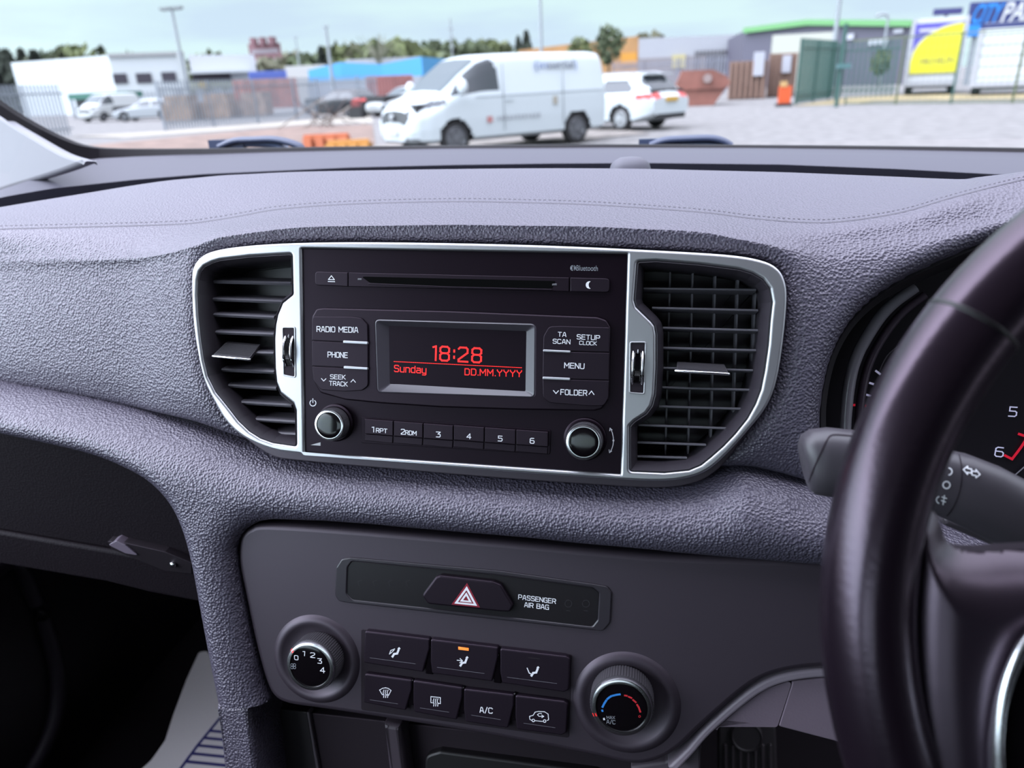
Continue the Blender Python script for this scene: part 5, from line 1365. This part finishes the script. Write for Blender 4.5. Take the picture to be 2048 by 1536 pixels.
for k in range(3): wallpatch('roof_house', a, b, (.22, .5, .78)[k], (.32, .6, .9)[k], za - .5, za + 1.6, brick, r_, 3)
for k in range(4): wallpatch('window_row', a, b, .08, .92, za - 3.0 - k * 3, za - 1.8 - k * 3, mat('pale_window', (.40, .34, .38), .5) if k == 0 else bpy.data.materials['pale_window'], r_, .2)
def container(px0, px1, yt, yb, Y, colr, label, Y1=None):
    r_, a, b, za, zb = far_box('shipping_container', px0, px1, yt, yb, Y, 2.4, colr, label, 'container', True, Y1)
    for k in range(14): wallpatch('rib', a, b, .03 + k * .068, .05 + k * .068, .2, min(za, zb) - .1, colr, r_, .08)
    return r_
rust = mat('red_container_paint', (.42, .13, .09), .7, var=(.8, .2)); rust2 = mat('faded_red_container', (.40, .16, .15), .7, var=(.8, .2))
bluec = mat('blue_container_paint', (.10, .16, .55), .6)
container(475, 600, 160, 190, 80, rust, 'long red shipping container in front of the blue one')
container(508, 583, 143, 165, 86, bluec, 'dark blue shipping container behind the red one, left of the sky blue shed')
container(738, 830, 153, 190, 70, rust2, 'faded red shipping container under the sky blue shed')
sky_b = mat('sky_blue_sheeting', (.06, .38, .74), .6)
a, b, c, d = gx(625, 95), gx(690, 93), gx(770, 92), gx(850, 90)
shed = prism_building('blue_shed', [a, b, c, d, d + (0, 20, 0), a + (0, 20, 0)], [atY(625, 140, 95)[2], atY(690, 124, 93)[2], atY(770, 128, 92)[2], atY(850, 113, 90)[2], atY(850, 113, 90)[2], atY(625, 140, 95)[2]], sky_b, 'sky blue sheeted shed behind the nose of the panel van', 'shed')
wallpatch('grey_base', a, d, 0, 1, 0, zpx(a, d, 720, 158), mat('grey_shed_base', (.36, .38, .42), .7), shed, .4)
far_box('white_roof', 580, 662, 132, 150, 118, 12, mat('off_white_roof', (.62, .60, .58), .7), 'low off-white building between the dark blue container and the trees', 'building', True)
far_box('grey_roof', 700, 850, 119, 140, 125, 14, mat('pale_grey_roof', (.50, .50, .54), .7), 'long pale grey roof behind the sky blue shed', 'building', True)
orange_w = mat('orange_brick', (.56, .30, .12), .8, var=(.3, .15))
ob, a, b, za, zb = far_box('orange_building', 1040, 1275, 100, 130, 150, 18, orange_w, 'long orange-brown building behind the van roof and the round tree', 'building', True, None, 72)
wallpatch('orange_sign', a, b, .86, .99, za - 3.5, za - 1.5, mat('bright_orange_board', (.80, .36, .04), .6), ob, .3)
stl = mat('corrugated_steel', (.52, .52, .56), .5, bump=('wave', 10, .3, .05))
s1, a, b, za, zb = far_box('steel_shed', 1275, 1480, 77, 140, 95, 5, stl, 'long pale corrugated steel shed between the round tree and the dark warehouse', 'shed', True, None, 68)
wallpatch('lower_wall', a, b, 0, .65, 0, za - 2.2, mat('brown_block_wall', (.33, .28, .27), .8), s1, .3)
wallpatch('yellow_panel', a, b, .33, .46, za - 3.4, za - 2.0, mat('pale_yellow_panel', (.66, .56, .26), .6), s1, .5)
for k in range(12): wallpatch('upright', a, b, .55 + k * .035, .556 + k * .035, za - 4, za - 1.6, mat('dark_upright', (.12, .11, .12), .6) if k == 0 else bpy.data.materials['dark_upright'], s1, .4)
dkw = mat('slate_cladding', (.115, .105, .150), .6); grn = mat('green_roof_edge', (.16, .42, .14), .5)
a, b, c = gx(1480, 78), gx(1600, 74), gx(1805, 68)
wz = [atY(1480, 62, 78)[2], atY(1600, 46, 74)[2], atY(1805, 48, 68)[2]]
wh = prism_building('dark_warehouse', [a, b, c, c + (0, 30, 0), a + (0, 30, 0)], wz + [wz[2], wz[0]], dkw, 'dark slate warehouse with a bright green roof edge')
for (p, q, z0, z1) in ((a, b, wz[0], wz[1]), (b, c, wz[1], wz[2])):
    MB().bar((p[0], p[1] - .3, z0), (q[0], q[1] - .3, z1), .5, .45).build('roof_edge', grn, wh)
wallpatch('white_sign', b, c, tpx(b, c, 1728), tpx(b, c, 1766), zpx(b, c, 1745, 90), zpx(b, c, 1745, 78), mat('pale_sign', (.55, .55, .60), .6), wh, .2)
wallpatch('small_sign', b, c, tpx(b, c, 1682), tpx(b, c, 1697), zpx(b, c, 1690, 80), zpx(b, c, 1690, 68), bpy.data.materials['pale_sign'], wh, .2)
wallpatch('corner_mark', b, c, tpx(b, c, 1774), tpx(b, c, 1792), zpx(b, c, 1783, 67), zpx(b, c, 1783, 59), bpy.data.materials['pale_sign'], wh, .2)
far_box('cream_trailer', 1535, 1660, 71, 112, 58, 2.5, mat('cream_panel', (.72, .72, .62), .6), 'plain cream trailer body standing before the dark warehouse', 'trailer', True, None, 64)

# --- trees
def tree(px, Y, z_top, rad, z_lo, colr, label, conif=False, n=420, group=None):
    base = gx(px, Y); root = empty('tree', base, label, 'tree', group)
    tube('trunk', [base, base + (0, 0, z_lo + .2 * (z_top - z_lo))], [rad * .10, rad * .06], M['bark'], root, 8)
    V, Fc = [], []
    h = z_top - z_lo
    for k in range(n):
        if conif:
            t = rng.random() ** .8; a = rng.random() * 2 * PI; r = rad * (1 - t) * (0.6 + .4 * rng.random()) + .1; c = base + np.array([r * math.cos(a), r * math.sin(a), z_lo + t * h]); s = rad * .22
        else:
            v = nrm(rng.normal(size=3)); q = .55 + .45 * rng.random()
            lump = 1 + .18 * math.sin(3 * v[0] + 5 * v[2] + px)
            c = base + np.array([v[0] * rad * q * lump, v[1] * rad * q * lump, z_lo + h / 2 + v[2] * h / 2 * q]); s = rad * .20
        u1 = nrm(rng.normal(size=3)); u2 = nrm(np.cross(u1, rng.normal(size=3)))
        k0 = len(V); V += [c + u1 * s, c + u2 * s * .7, c - u1 * s, c - u2 * s * .7]; Fc.append((k0, k0 + 1, k0 + 2, k0 + 3))
    mesh('foliage', V, Fc, colr, root)
M['bark'] = mat('bark', (.10, .08, .06), .9)
gA = mat('dark_conifer_green', (0.074, 0.094, 0.065), .8, var=(.5, .3)); gB = mat('olive_leaf_green', (0.142, 0.17, 0.058), .8, var=(.4, .3)); gC = mat('mid_leaf_green', (0.112, 0.144, 0.066), .8, var=(.4, .3)); gD = mat('grey_olive_leaf', (0.184, 0.179, 0.107), .8, var=(.4, .3))
def tz(px, py, Y): return atY(px, py, Y)[2]
TR = [(18,100,92,5.5,gA,1,'tall dark conifer at the far left behind the windscreen pillar'),(45,104,104,5.0,gA,1,'dark conifer second from the left end of the yard'),(75,106,99,4.0,gA,1,'dark pointed conifer above the left corner of the white unit'),(100,110,104,4.0,gA,1,'short conifer just right of the pointed one over the white unit'),(125,112,100,4.5,gC,0,'leafy tree above the blank end of the white unit'),(150,112,98,4.5,gC,0,'leafy tree left of the tallest crown over the white unit'),(178,112,86,5.5,gB,0,'broad tallest tree above the white unit'),(231,120,91,2.6,gA,1,'single small conical tree on the roofline of the white unit'),(430,130,104,6,gB,0,'low tree over the roof joint right of the lamp post'),(280,130,105,4,gB,0,'low bush showing above the roofline left of the lamp post'),
      (545,170,118,9,gD,0,'grey-green tree in front of the red brick block'),(600,150,105,7,gD,0,'rounded olive tree right of the red brick block'),(655,150,94,3.0,gA,1,'narrow pointed tree before the thin grey pole'),(640,152,106,7,gC,0,'round tree left of the thin grey pole'),(700,150,88,9,gB,0,'wide olive tree between the pole and the bare tree'),(790,150,83,10,gB,0,'large rounded olive tree behind the sky blue shed'),(745,155,92,8,gD,0,'grey-olive tree under the bare branches'),(845,160,92,8,gB,0,'olive tree directly above the panel van windscreen'),(885,170,84,8,gC,0,'green tree just left of the radio mast'),(935,170,80,8,gC,0,'green tree just right of the radio mast'),(985,170,78,8,gB,0,'yellowish green tree above the middle of the van roof'),(1056,190,63,3.2,gA,1,'small dark conifer above the orange building gable'),(1040,190,73,2.6,gA,1,'smaller dark conifer left of the orange building gable'),
      (1217,90,47,2.3,gC,0,'large round green tree right behind the panel van'),(1160,110,73,1.7,gB,0,'small green tree in front of the orange building'),(1300,160,66,5,gD,0,'faint low tree above the steel shed roof'),(1755,62,97,.75,gB,0,'low shrub at the foot of the dark warehouse')]
for kk, (px, Y, yt, rad, m_, cf, lab) in enumerate(TR):
    Y += (kk % 3) * 17 if kk < 24 else 0
    ztp = tz(px, yt, Y); tree(px, Y, ztp, rad, max(.3, ztp - rad * (3.4 if cf else (2.5 if rad < 3 else 1.9))), m_, lab, bool(cf), 420, 'trees around the yard')
# bare tree
bt = empty('bare_tree', gx(765, 120), 'leafless tree with thin branches before the olive trees', 'tree')
b0 = gx(765, 120); twig = mat('pale_twigs', (.30, .29, .20), .9); m = MB(); zt_ = tz(765, 66, 120)
tube('trunk', [b0, b0 + (0, 0, zt_ * .6)], [.25, .12], twig, bt, 8)
for k in range(46):
    q = b0 + np.array([0, 0, zt_ * (.45 + .2 * rng.random())]); e = b0 + np.array([rng.normal(0, 1.9), rng.normal(0, 1.9), zt_ * (.72 + .28 * rng.random())]); m.bar(q, e, .06)
m.build('branches', twig, bt)

# --- lamp posts and masts
grey_st = mat('galvanised_steel', (.42, .45, .48), .5, metal=.3)
def pole(px0, y0, Y, r, label, name='lamp_post', heads=None, cat='lamp post', px1=None):
    b0 = gx(px1 if px1 else px0, Y); top = atY(px0, y0, Y); root = empty(name, b0, label, cat)
    tube('post', [b0, np.array([b0[0], b0[1], top[2]])], [r, r * .7], grey_st, root, 10)
    return root, np.array([b0[0], b0[1], top[2]])
r_, t_ = pole(340, 20, 62, .17, 'tall lamp post with twin heads in front of the white unit', px1=385)
t_[0] -= 0
for sx in (-1, 1):
    MB().box(t_ + (sx * .55, 0, .12), (.95, .35, .20)).build('lamp_head', mat('lamp_head_grey', (.24, .25, .26), .5) if sx < 0 else bpy.data.materials['lamp_head_grey'], r_)
MB().bar(t_ + (-.9, 0, -.02), t_ + (.9, 0, -.02), .08).build('cross_arm', grey_st, r_)
r_, t_ = pole(1085, -40, 60, .15, 'plain tall grey post behind the middle of the panel van')
blob('lamp_head', t_, .4, .4, .2, np.eye(3), grey_st, r_)
r_, t_ = pole(1675, -40, 50, .16, 'thick tall grey post in front of the dark warehouse', px1=1657)
blob('lamp_head', t_, .4, .4, .2, np.eye(3), grey_st, r_)
r_, t_ = pole(1757, 38, 66, .12, 'short lamp with a bent neck above the dark warehouse')
tube('bent_neck', [t_, t_ + (-.1, 0, .25), t_ + (-.5, 0, .35), t_ + (-.9, 0, .2)], .10, grey_st, r_, 8)
r_, t_ = pole(671, 52, 80, .20, 'thin grey pole rising from the sky blue shed')
MB().box(t_, (.5, .3, .2)).build('lamp_head', grey_st, r_)
r_, t_ = pole(609, 74, 120, .16, 'faint thin mast right of the red brick block', 'mast', cat='mast'); MB().box(t_, (.6, .2, .3)).build('antenna', grey_st, r_)
r_, t_ = pole(910, 36, 160, .22, 'slim radio mast above the trees behind the panel van', 'mast', cat='mast')
for k in range(3): MB().box(t_ + (0, 0, -2 - 1.6 * k), (1.0, .2, .3)).build('antenna', grey_st, r_)
# --- fences
def palisade(name, p0, p1, hgt, m_, label, pitch=.17, wdt=.075, cat='fence'):
    a, b = np.array([p0[0], p0[1], 0]), np.array([p1[0], p1[1], 0]); L = np.linalg.norm(b - a); t = (b - a) / L; n = np.cross(t, ZA)
    root = empty(name, (a + b) / 2, label, cat); m = MB()
    for k in range(int(L / pitch)):
        p = a + t * (k + .5) * pitch; m.box(p + (0, 0, hgt / 2 + .04), (wdt, .02, hgt - .04), (t, n, ZA)); 
    m.build('pales', m_, root)
    for z in (.35, hgt - .35): MB().bar(a + (0, 0, z) + n * .03, b + (0, 0, z) + n * .03, .04, .06).build('rail', m_, root)
    for k in range(int(L / 2.75) + 1):
        p = a + t * min(k * 2.75, L) + n * .06; MB().box(p + (0, 0, hgt / 2), (.08, .08, hgt)).build('post', m_, root)
    return root
galv = mat('weathered_galvanised', (.33, .37, .43), .6, metal=.1)
palisade('palisade_fence', atZ(-60, 292), atZ(150, 273), 2.15, galv, 'grey palisade fence panels nearest the windscreen pillar')
palisade('palisade_fence', atZ(330, 262), atZ(640, 236), 2.15, galv, 'long grey palisade fence running from the gap to the black car')
palisade('palisade_fence', atZ(640, 228), atZ(760, 222), 2.3, galv, 'far grey palisade fence behind the black car')
palisade('palisade_fence', gx(150, 64), gx(480, 74), 2.2, mat('pale_galvanised', (.42, .45, .50), .6), 'distant pale palisade fence in front of the white unit', .34, .14)
palisade('palisade_fence', gx(1225, 62), gx(1455, 58), 2.6, mat('dark_galvanised', (.25, .25, .31), .6), 'dark palisade fence behind the estate car and the skip', .22, .09)
green = mat('dark_green_steel', (.035, .115, .095), .5)
def meshfence(p0, p1, hgt, label, name, post_every, wires=.12, r=.022, vw=True):
    a, b = np.array([p0[0], p0[1], 0]), np.array([p1[0], p1[1], 0]); L = np.linalg.norm(b - a); t = (b - a) / L; n = np.cross(t, ZA)
    root = empty(name, (a + b) / 2, label, 'fence'); m = MB()
    if vw:
        for k in range(int(L / wires)): p = a + t * k * wires; m.box(p + (0, 0, hgt / 2), (.006, .006, hgt), (t, n, ZA))
    for z in np.arange(.15, hgt, .3): m.bar(a + (0, 0, z), b + (0, 0, z), .006)
    m.build('wire_mesh', green, root)
    for z in (.06, hgt): MB().bar(a + (0, 0, z), b + (0, 0, z), .05).build('rail', M['fence_rail'], root)
    for k in range(int(L / post_every) + 1):
        p = a + t * min(k * post_every, L); MB().box(p + (0, 0, hgt / 2), (r * 2.6, r * 2.6, hgt)).build('post', green if k % 2 == 0 else M['fence_rail'], root)
    return root
M['fence_rail'] = mat('mossy_green_rail', (.13, .16, .075), .6)
fa, fb = gx(1690, 33), gx(2130, 28.5)
meshfence(fa, fb, 2.35, 'thin green wire fence with a mossy top rail in front of the two lorry bodies', 'wire_fence', 1.95, .20)
ga, gb = gx(1588, 35), gx(1665, 41)
gate = palisade('green_gate', ga, gb, 2.6, green, 'dark green slatted gate beside the rusty containers', .16, .075, 'gate')
gc, gd = gx(1668, 41), gx(1790, 40)
palisade('green_gate', gc, gd, 2.5, green, 'second dark green slatted gate leading to the lorry bodies', .22, .085, 'gate')
gp = empty('gate_post', gx(1672, 31.5), 'dark green gate post with a small box on it', 'post')
gq = gx(1672, 31.5); tube('post', [gq, gq + (0, 0, 2.9)], .075, green, gp, 10); MB().box(gq + (.08, -.1, 1.45), (.46, .3, .16)).build('box', mat('green_box', (.10, .22, .22), .5), gp)
# --- skip, rusty cages, orange barrier
sk = empty('skip', gx(1400, 38), 'rust-brown waste skip with a white emblem behind the estate car', 'skip')
skm = mat('rust_brown_paint', (.30, .115, .085), .75, var=(1.2, .2)); s0, s1 = gx(1350, 38), gx(1460, 38); t0 = atY(1400, 140, 38)[2]
wd_ = s1[0] - s0[0]
sv = []
for y, k in ((0, 0), (1.9, 0)):
    sv += [(s0[0] + wd_ * .18, 38 + y, 0), (s1[0] - wd_ * .30, 38 + y, 0), (s1[0] - wd_ * .02, 38 + y, t0 * .62), (s1[0] - wd_ * .10, 38 + y, t0 * .82), (s1[0] - wd_ * .35, 38 + y, t0), (s0[0] + wd_ * .10, 38 + y, t0), (s0[0], 38 + y, t0 * .60)]
mesh('body', sv, [tuple(range(7)), tuple(range(7, 14))[::-1]] + [(k, (k + 1) % 7, 7 + (k + 1) % 7, 7 + k) for k in range(7)], skm, sk)
MB().box(((s0[0] + s1[0]) / 2, 37.95, t0 * .5), (wd_ * .8, .10, .10)).build('rim_bar', skm, sk)
emb = gx(1412, 37.9); ez = atY(1412, 157, 37.9)[2]
lathe('emblem', Frame((emb[0], 37.9, ez), (1, 0, 0), ZA), (0, 0), [(.20, 0), (.20, .02)], mat('pale_emblem', (.40, .30, .28), .6), sk, 16)
def cage(px0, px1, yt, Y, label, colr):
    r_, a, b, za, zb = far_box('rusty_container', px0, px1, yt, 200, Y, 2.4, colr, label, 'container', True)
    for k in range(7): wallpatch('frame_post', a, b, k / 7, k / 7 + .05, .1, min(za, zb), mat('rust_frame', (.40, .24, .18), .8) if 'rust_frame' not in bpy.data.materials else bpy.data.materials['rust_frame'], r_, .14)
    return r_, a, b, za
c1, a, b, za = cage(1455, 1530, 124, 45, 'open rusty container with pale frame posts beside the skip', mat('rusty_interior', (.27, .175, .14), .85, var=(.8, .3)))
wallpatch('white_sack', a, b, .62, .88, 1.2, 2.4, mat('white_sack', (.60, .60, .66), .8), c1, .3)
c2, a, b, za = cage(1532, 1588, 108, 47, 'second rusty container holding white sacks beside the orange barrier', bpy.data.materials['rusty_interior'])
wallpatch('white_sack', a, b, .45, .75, 1.3, 2.2, bpy.data.materials['white_sack'], c2, .3)
ob_ = empty('orange_barrier', gx(1567, 34), 'upright bright orange barrier standing before the rusty containers', 'barrier')
oq = gx(1567, 34); om = mat('signal_orange', (.85, .12, .02), .6); oh = atY(1567, 163, 34)[2]
MB().box(oq + (0, 0, oh * .42), (.48, .25, oh * .80)).build('panel', om, ob_); MB().box(oq + (0, 0, .06), (.62, .6, .12)).build('foot', blackp, ob_); MB().box(oq + (-.08, -.05, oh * .9), (.25, .2, oh * .22)).build('top_block', mat('amber_top', (.70, .42, .16), .6), ob_)
# low orange barriers by the van nose
for (x0, x1, y0, y1, lab, cols_) in ((612, 700, 268, 283, 'low coral-orange plank barrier in front of the van nose', (.72, .20, .08)), (660, 742, 280, 303, 'row of amber blocks lying in front of the van bumper', (.75, .34, .07))):
    p, q = atZ(x0, y1 + 16), atZ(x1, y1 + 12); hh = atY((x0 + x1) / 2, y0, p[1])[2]; r_ = empty('plastic_barrier', (p + q) / 2, lab, 'barrier')
    mm_ = mat('barrier_orange', cols_, .6)
    MB().bar(p + (0, 0, hh * .75), q + (0, 0, hh * .75), .15, hh * .5).build('board', mm_, r_)
    for t in (.1, .37, .63, .9): MB().box(p + (q - p) * t + (0, 0, hh * .4), (.22, .3, hh * .8)).build('foot', mm_, r_)
for k, (x, y, c_, lab) in enumerate(((365, 238, (.34, .22, .14), 'brown crate stack behind the palisade next to the gap'), (440, 238, (.38, .24, .15), 'tan crate stack in the middle behind the palisade'), (512, 236, (.34, .23, .17), 'crate stack behind the palisade nearest the black car'))):
    b0 = gx(x, 48 + k); cm = mat('crate_brown', c_, .8, var=(2, .3)); r_ = empty('crate_stack', b0, lab, 'crates')
    MB().box(b0 + (0, 0, .55), (2.2, 1.2, 1.1)).build('lower_crate', cm, r_); MB().box(b0 + (.2, 0, 1.35), (1.7, 1.2, .45)).build('upper_crate', cm, r_)
gb_ = gx(222, 63); gt = empty('green_trailer', gb_, 'long dark green flatbed trailer behind the distant white van', 'trailer')
MB().box(gb_ + (0, 0, 1.95), (6.2, 2, .50)).build('bed', mat('bottle_green', (.05, .20, .15), .6), gt); MB().box(gb_ + (0, 0, .85), (5.4, 1.4, 1.7)).build('chassis', blackp, gt)
# rusty scrap by the soil
sc_ = gx(648, 30); sr = empty('scrap_heap', sc_, 'tangle of rusty bars at the edge of the soil left of the van', 'scrap'); m = MB(); m2 = MB()
for k in range(12): m.bar(sc_ + np.array([rng.normal(0, .6), rng.normal(0, .5), .05]), sc_ + np.array([rng.normal(0, .7), rng.normal(0, .5), .3 + .9 * rng.random()]), .025)
for k in range(5): m2.bar(sc_ + np.array([rng.normal(0, .9), rng.normal(0, .5), .05]), sc_ + np.array([rng.normal(0, 1.0), rng.normal(0, .5), .3 + .9 * rng.random()]), .05)
m.build('rusty_bars', mat('rusty_bar', (.12, .075, .065), .9), sr); m2.build('pale_bars', mat('pale_bar', (.42, .36, .32), .9), sr)

# --- lorry bodies and the roadside sign
def lorry(px0, px1, yt, yb, Y, label, name, colr, dp=6):
    """box body whose end faces the yard entrance"""
    a, b = gx(px0, Y), gx(px1, Y); z0 = atY((px0 + px1) / 2, yb, Y)[2]; z1 = atY((px0 + px1) / 2, yt, Y)[2]
    c = (a + b) / 2; vd = nrm((c[0], c[1], 0)); tx = np.array([vd[1], -vd[0], 0]); w_ = (b - a) @ tx; AX = (tx, vd, ZA)
    root = empty(name, c, label, 'lorry'); P_ = lambda u, v, z: c + tx * u + vd * v + np.array([0, 0, z])
    MB().box(P_(0, dp / 2, (z0 + z1) / 2), (w_, dp, z1 - z0), AX).build('box_body', colr, root)
    MB().box(P_(0, dp / 2, z0 - .12), (w_ * .92, dp - .2, .24), AX).build('chassis', blackp, root)
    gf = bpy.data.materials.get('grey_frame') or mat('grey_frame', (.52, .52, .56), .5)
    for sx in (-1, 1):
        for yy in (.9, 2.2):
            lathe('wheel', Frame(P_(sx * (w_ / 2 - .25), yy, .5), vd, ZA), (0, 0), [(.5, -.15), (.5, .15), (.25, .17)], tyre, root, 28)
        MB().box(P_(sx * (w_ / 2 - .1), -.02, (z0 + z1) / 2), (.2, .06, z1 - z0), AX).build('corner_post', gf, root)
    MB().box(P_(0, -.05, z0 - .02), (w_, .12, .22), AX).build('rear_bumper', gf, root)
    return root, c, w_, z0, z1, tx, vd
lr, c, w_, z0, z1, tx, vd = lorry(1802, 1912, 36, 166, 41, 'lorry box body with a yellow and violet poster on its end', 'poster_lorry', mat('white_lorry_paint', (.70, .71, .73), .5))
PFm = Frame(c - vd * .05, tx, ZA)
hw = w_ * .43; zb_, zt_ = z0 + .42, z1 - .22
yel = mat('poster_yellow', (.86, .80, .01), .6); vio = mat('poster_violet', (.10, .08, .48), .6)
me = curve_mesh([[(-hw, zb_), (hw, zb_), (hw, zt_), (-hw, zt_)]], .01, 0, 0); xform(me, PFm, .02); ps = link('poster', me, vio, lr)
arc_ = [(-hw + .02, zb_ + .02), (hw - .02, zb_ + .02), (hw - .02, zt_ - .06)] + [(hw - .04 + (-2 * hw + .04) * math.sin(t) , zb_ + (zt_ - zb_) * .28 + (zt_ - .06 - zb_ - (zt_ - zb_) * .28) * math.cos(t)) for t in np.linspace(.05, PI / 2, 20)]
me = curve_mesh([arc_], .012, 0, 0); xform(me, PFm, .03); link('yellow_field', me, yel, ps)
me = curve_mesh([[(p[0] - .03, p[1] + .03) for p in arc_[3:]] + [(p[0] + .02, p[1] - .02) for p in arc_[3:][::-1]]], .012, 0, 0); xform(me, PFm, .036); link('pale_edge', me, mat('poster_pale_edge', (.60, .58, .62), .6), ps)
font_text('poster_lettering', 'MICHELIN', PFm, (-hw * .55, zb_ + .42), (hw * .80, zb_ + .46), .26, .045, mat('poster_ink', (.10, .09, .12), .6), ps)
MB().box(PFm.w(-hw * .45, zt_ - .30, .05), (hw * .75, .01, .14), (tx, vd, ZA)).build('pale_line', bpy.data.materials['poster_pale_edge'], ps)
wl = mat('clean_white_panel', (.78, .80, .80), .5)
lr2, c, w_, z0, z1, tx, vd = lorry(1932, 2110, 54, 166, 37, 'plain white lorry box body at the right edge behind the wire fence', 'white_lorry', wl, 3.4)
for k in range(6): MB().box(c - vd * .03 + np.array([0, 0, z0 + .3 + k * .42]), (w_ * .9, .03, .02), (tx, vd, ZA)).build('panel_line', bpy.data.materials['grey_frame'], lr2)
sgY = 56; s0, s1 = gx(1912, sgY), gx(2130, sgY); q0, q1 = atY(1912, 75, sgY)[2], atY(1912, 7, sgY)[2]
sg_ = empty('roadside_sign', (s0 + s1) / 2, 'big navy board with blue and white lettering above the white lorry body', 'sign')
MB().box(np.array([(s0[0] + s1[0]) / 2, sgY, (q0 + q1) / 2]), (s1[0] - s0[0], .3, q1 - q0)).build('board', mat('sign_navy', (.035, .05, .20), .6), sg_)
for t in (.1, .5, .9): MB().box(np.array([s0[0] + (s1[0] - s0[0]) * t, sgY + .2, q0 / 2]), (.25, .25, q0)).build('leg', grey_st, sg_)
SG = Frame((s0[0], sgY - .17, q0), (1, 0, 0), ZA); wpx = lambda x: gx(x, sgY)[0] - s0[0]
font_text('sign_lettering', 'CITY', SG, (wpx(1915), (q1 - q0) * .40), (wpx(1968), (q1 - q0) * .40), (q1 - q0) * .55, .02, mat('sign_bright_blue', (.02, .30, .88), .6), sg_, .25, .02)
font_text('sign_lettering', 'PARK', SG, (wpx(1973), (q1 - q0) * .40), (wpx(2062), (q1 - q0) * .42), (q1 - q0) * .55, .02, mat('sign_white', (.80, .80, .80), .6), sg_, .25, .02)
MB().box(SG.w(wpx(1925), (q1 - q0) * .18, .02), ((q1 - q0) * .36, .04, (q1 - q0) * .34)).build('blue_block', bpy.data.materials['sign_bright_blue'], sg_)
n0, n1 = gx(1843, 60), gx(1898, 60); z0, z1 = atY(1870, 31, 60)[2], atY(1870, 18, 60)[2]
ns_ = empty('navy_sign', (n0 + n1) / 2, 'small plain navy board above the poster lorry', 'sign'); MB().box(np.array([(n0[0] + n1[0]) / 2, 60, (z0 + z1) / 2]), (n1[0] - n0[0], .2, z1 - z0)).build('board', mat('navy_board', (.06, .06, .22), .6), ns_)
MB().box(np.array([(n0[0] + n1[0]) / 2, 60.2, z0 / 2]), (.2, .2, z0)).build('leg', grey_st, ns_)
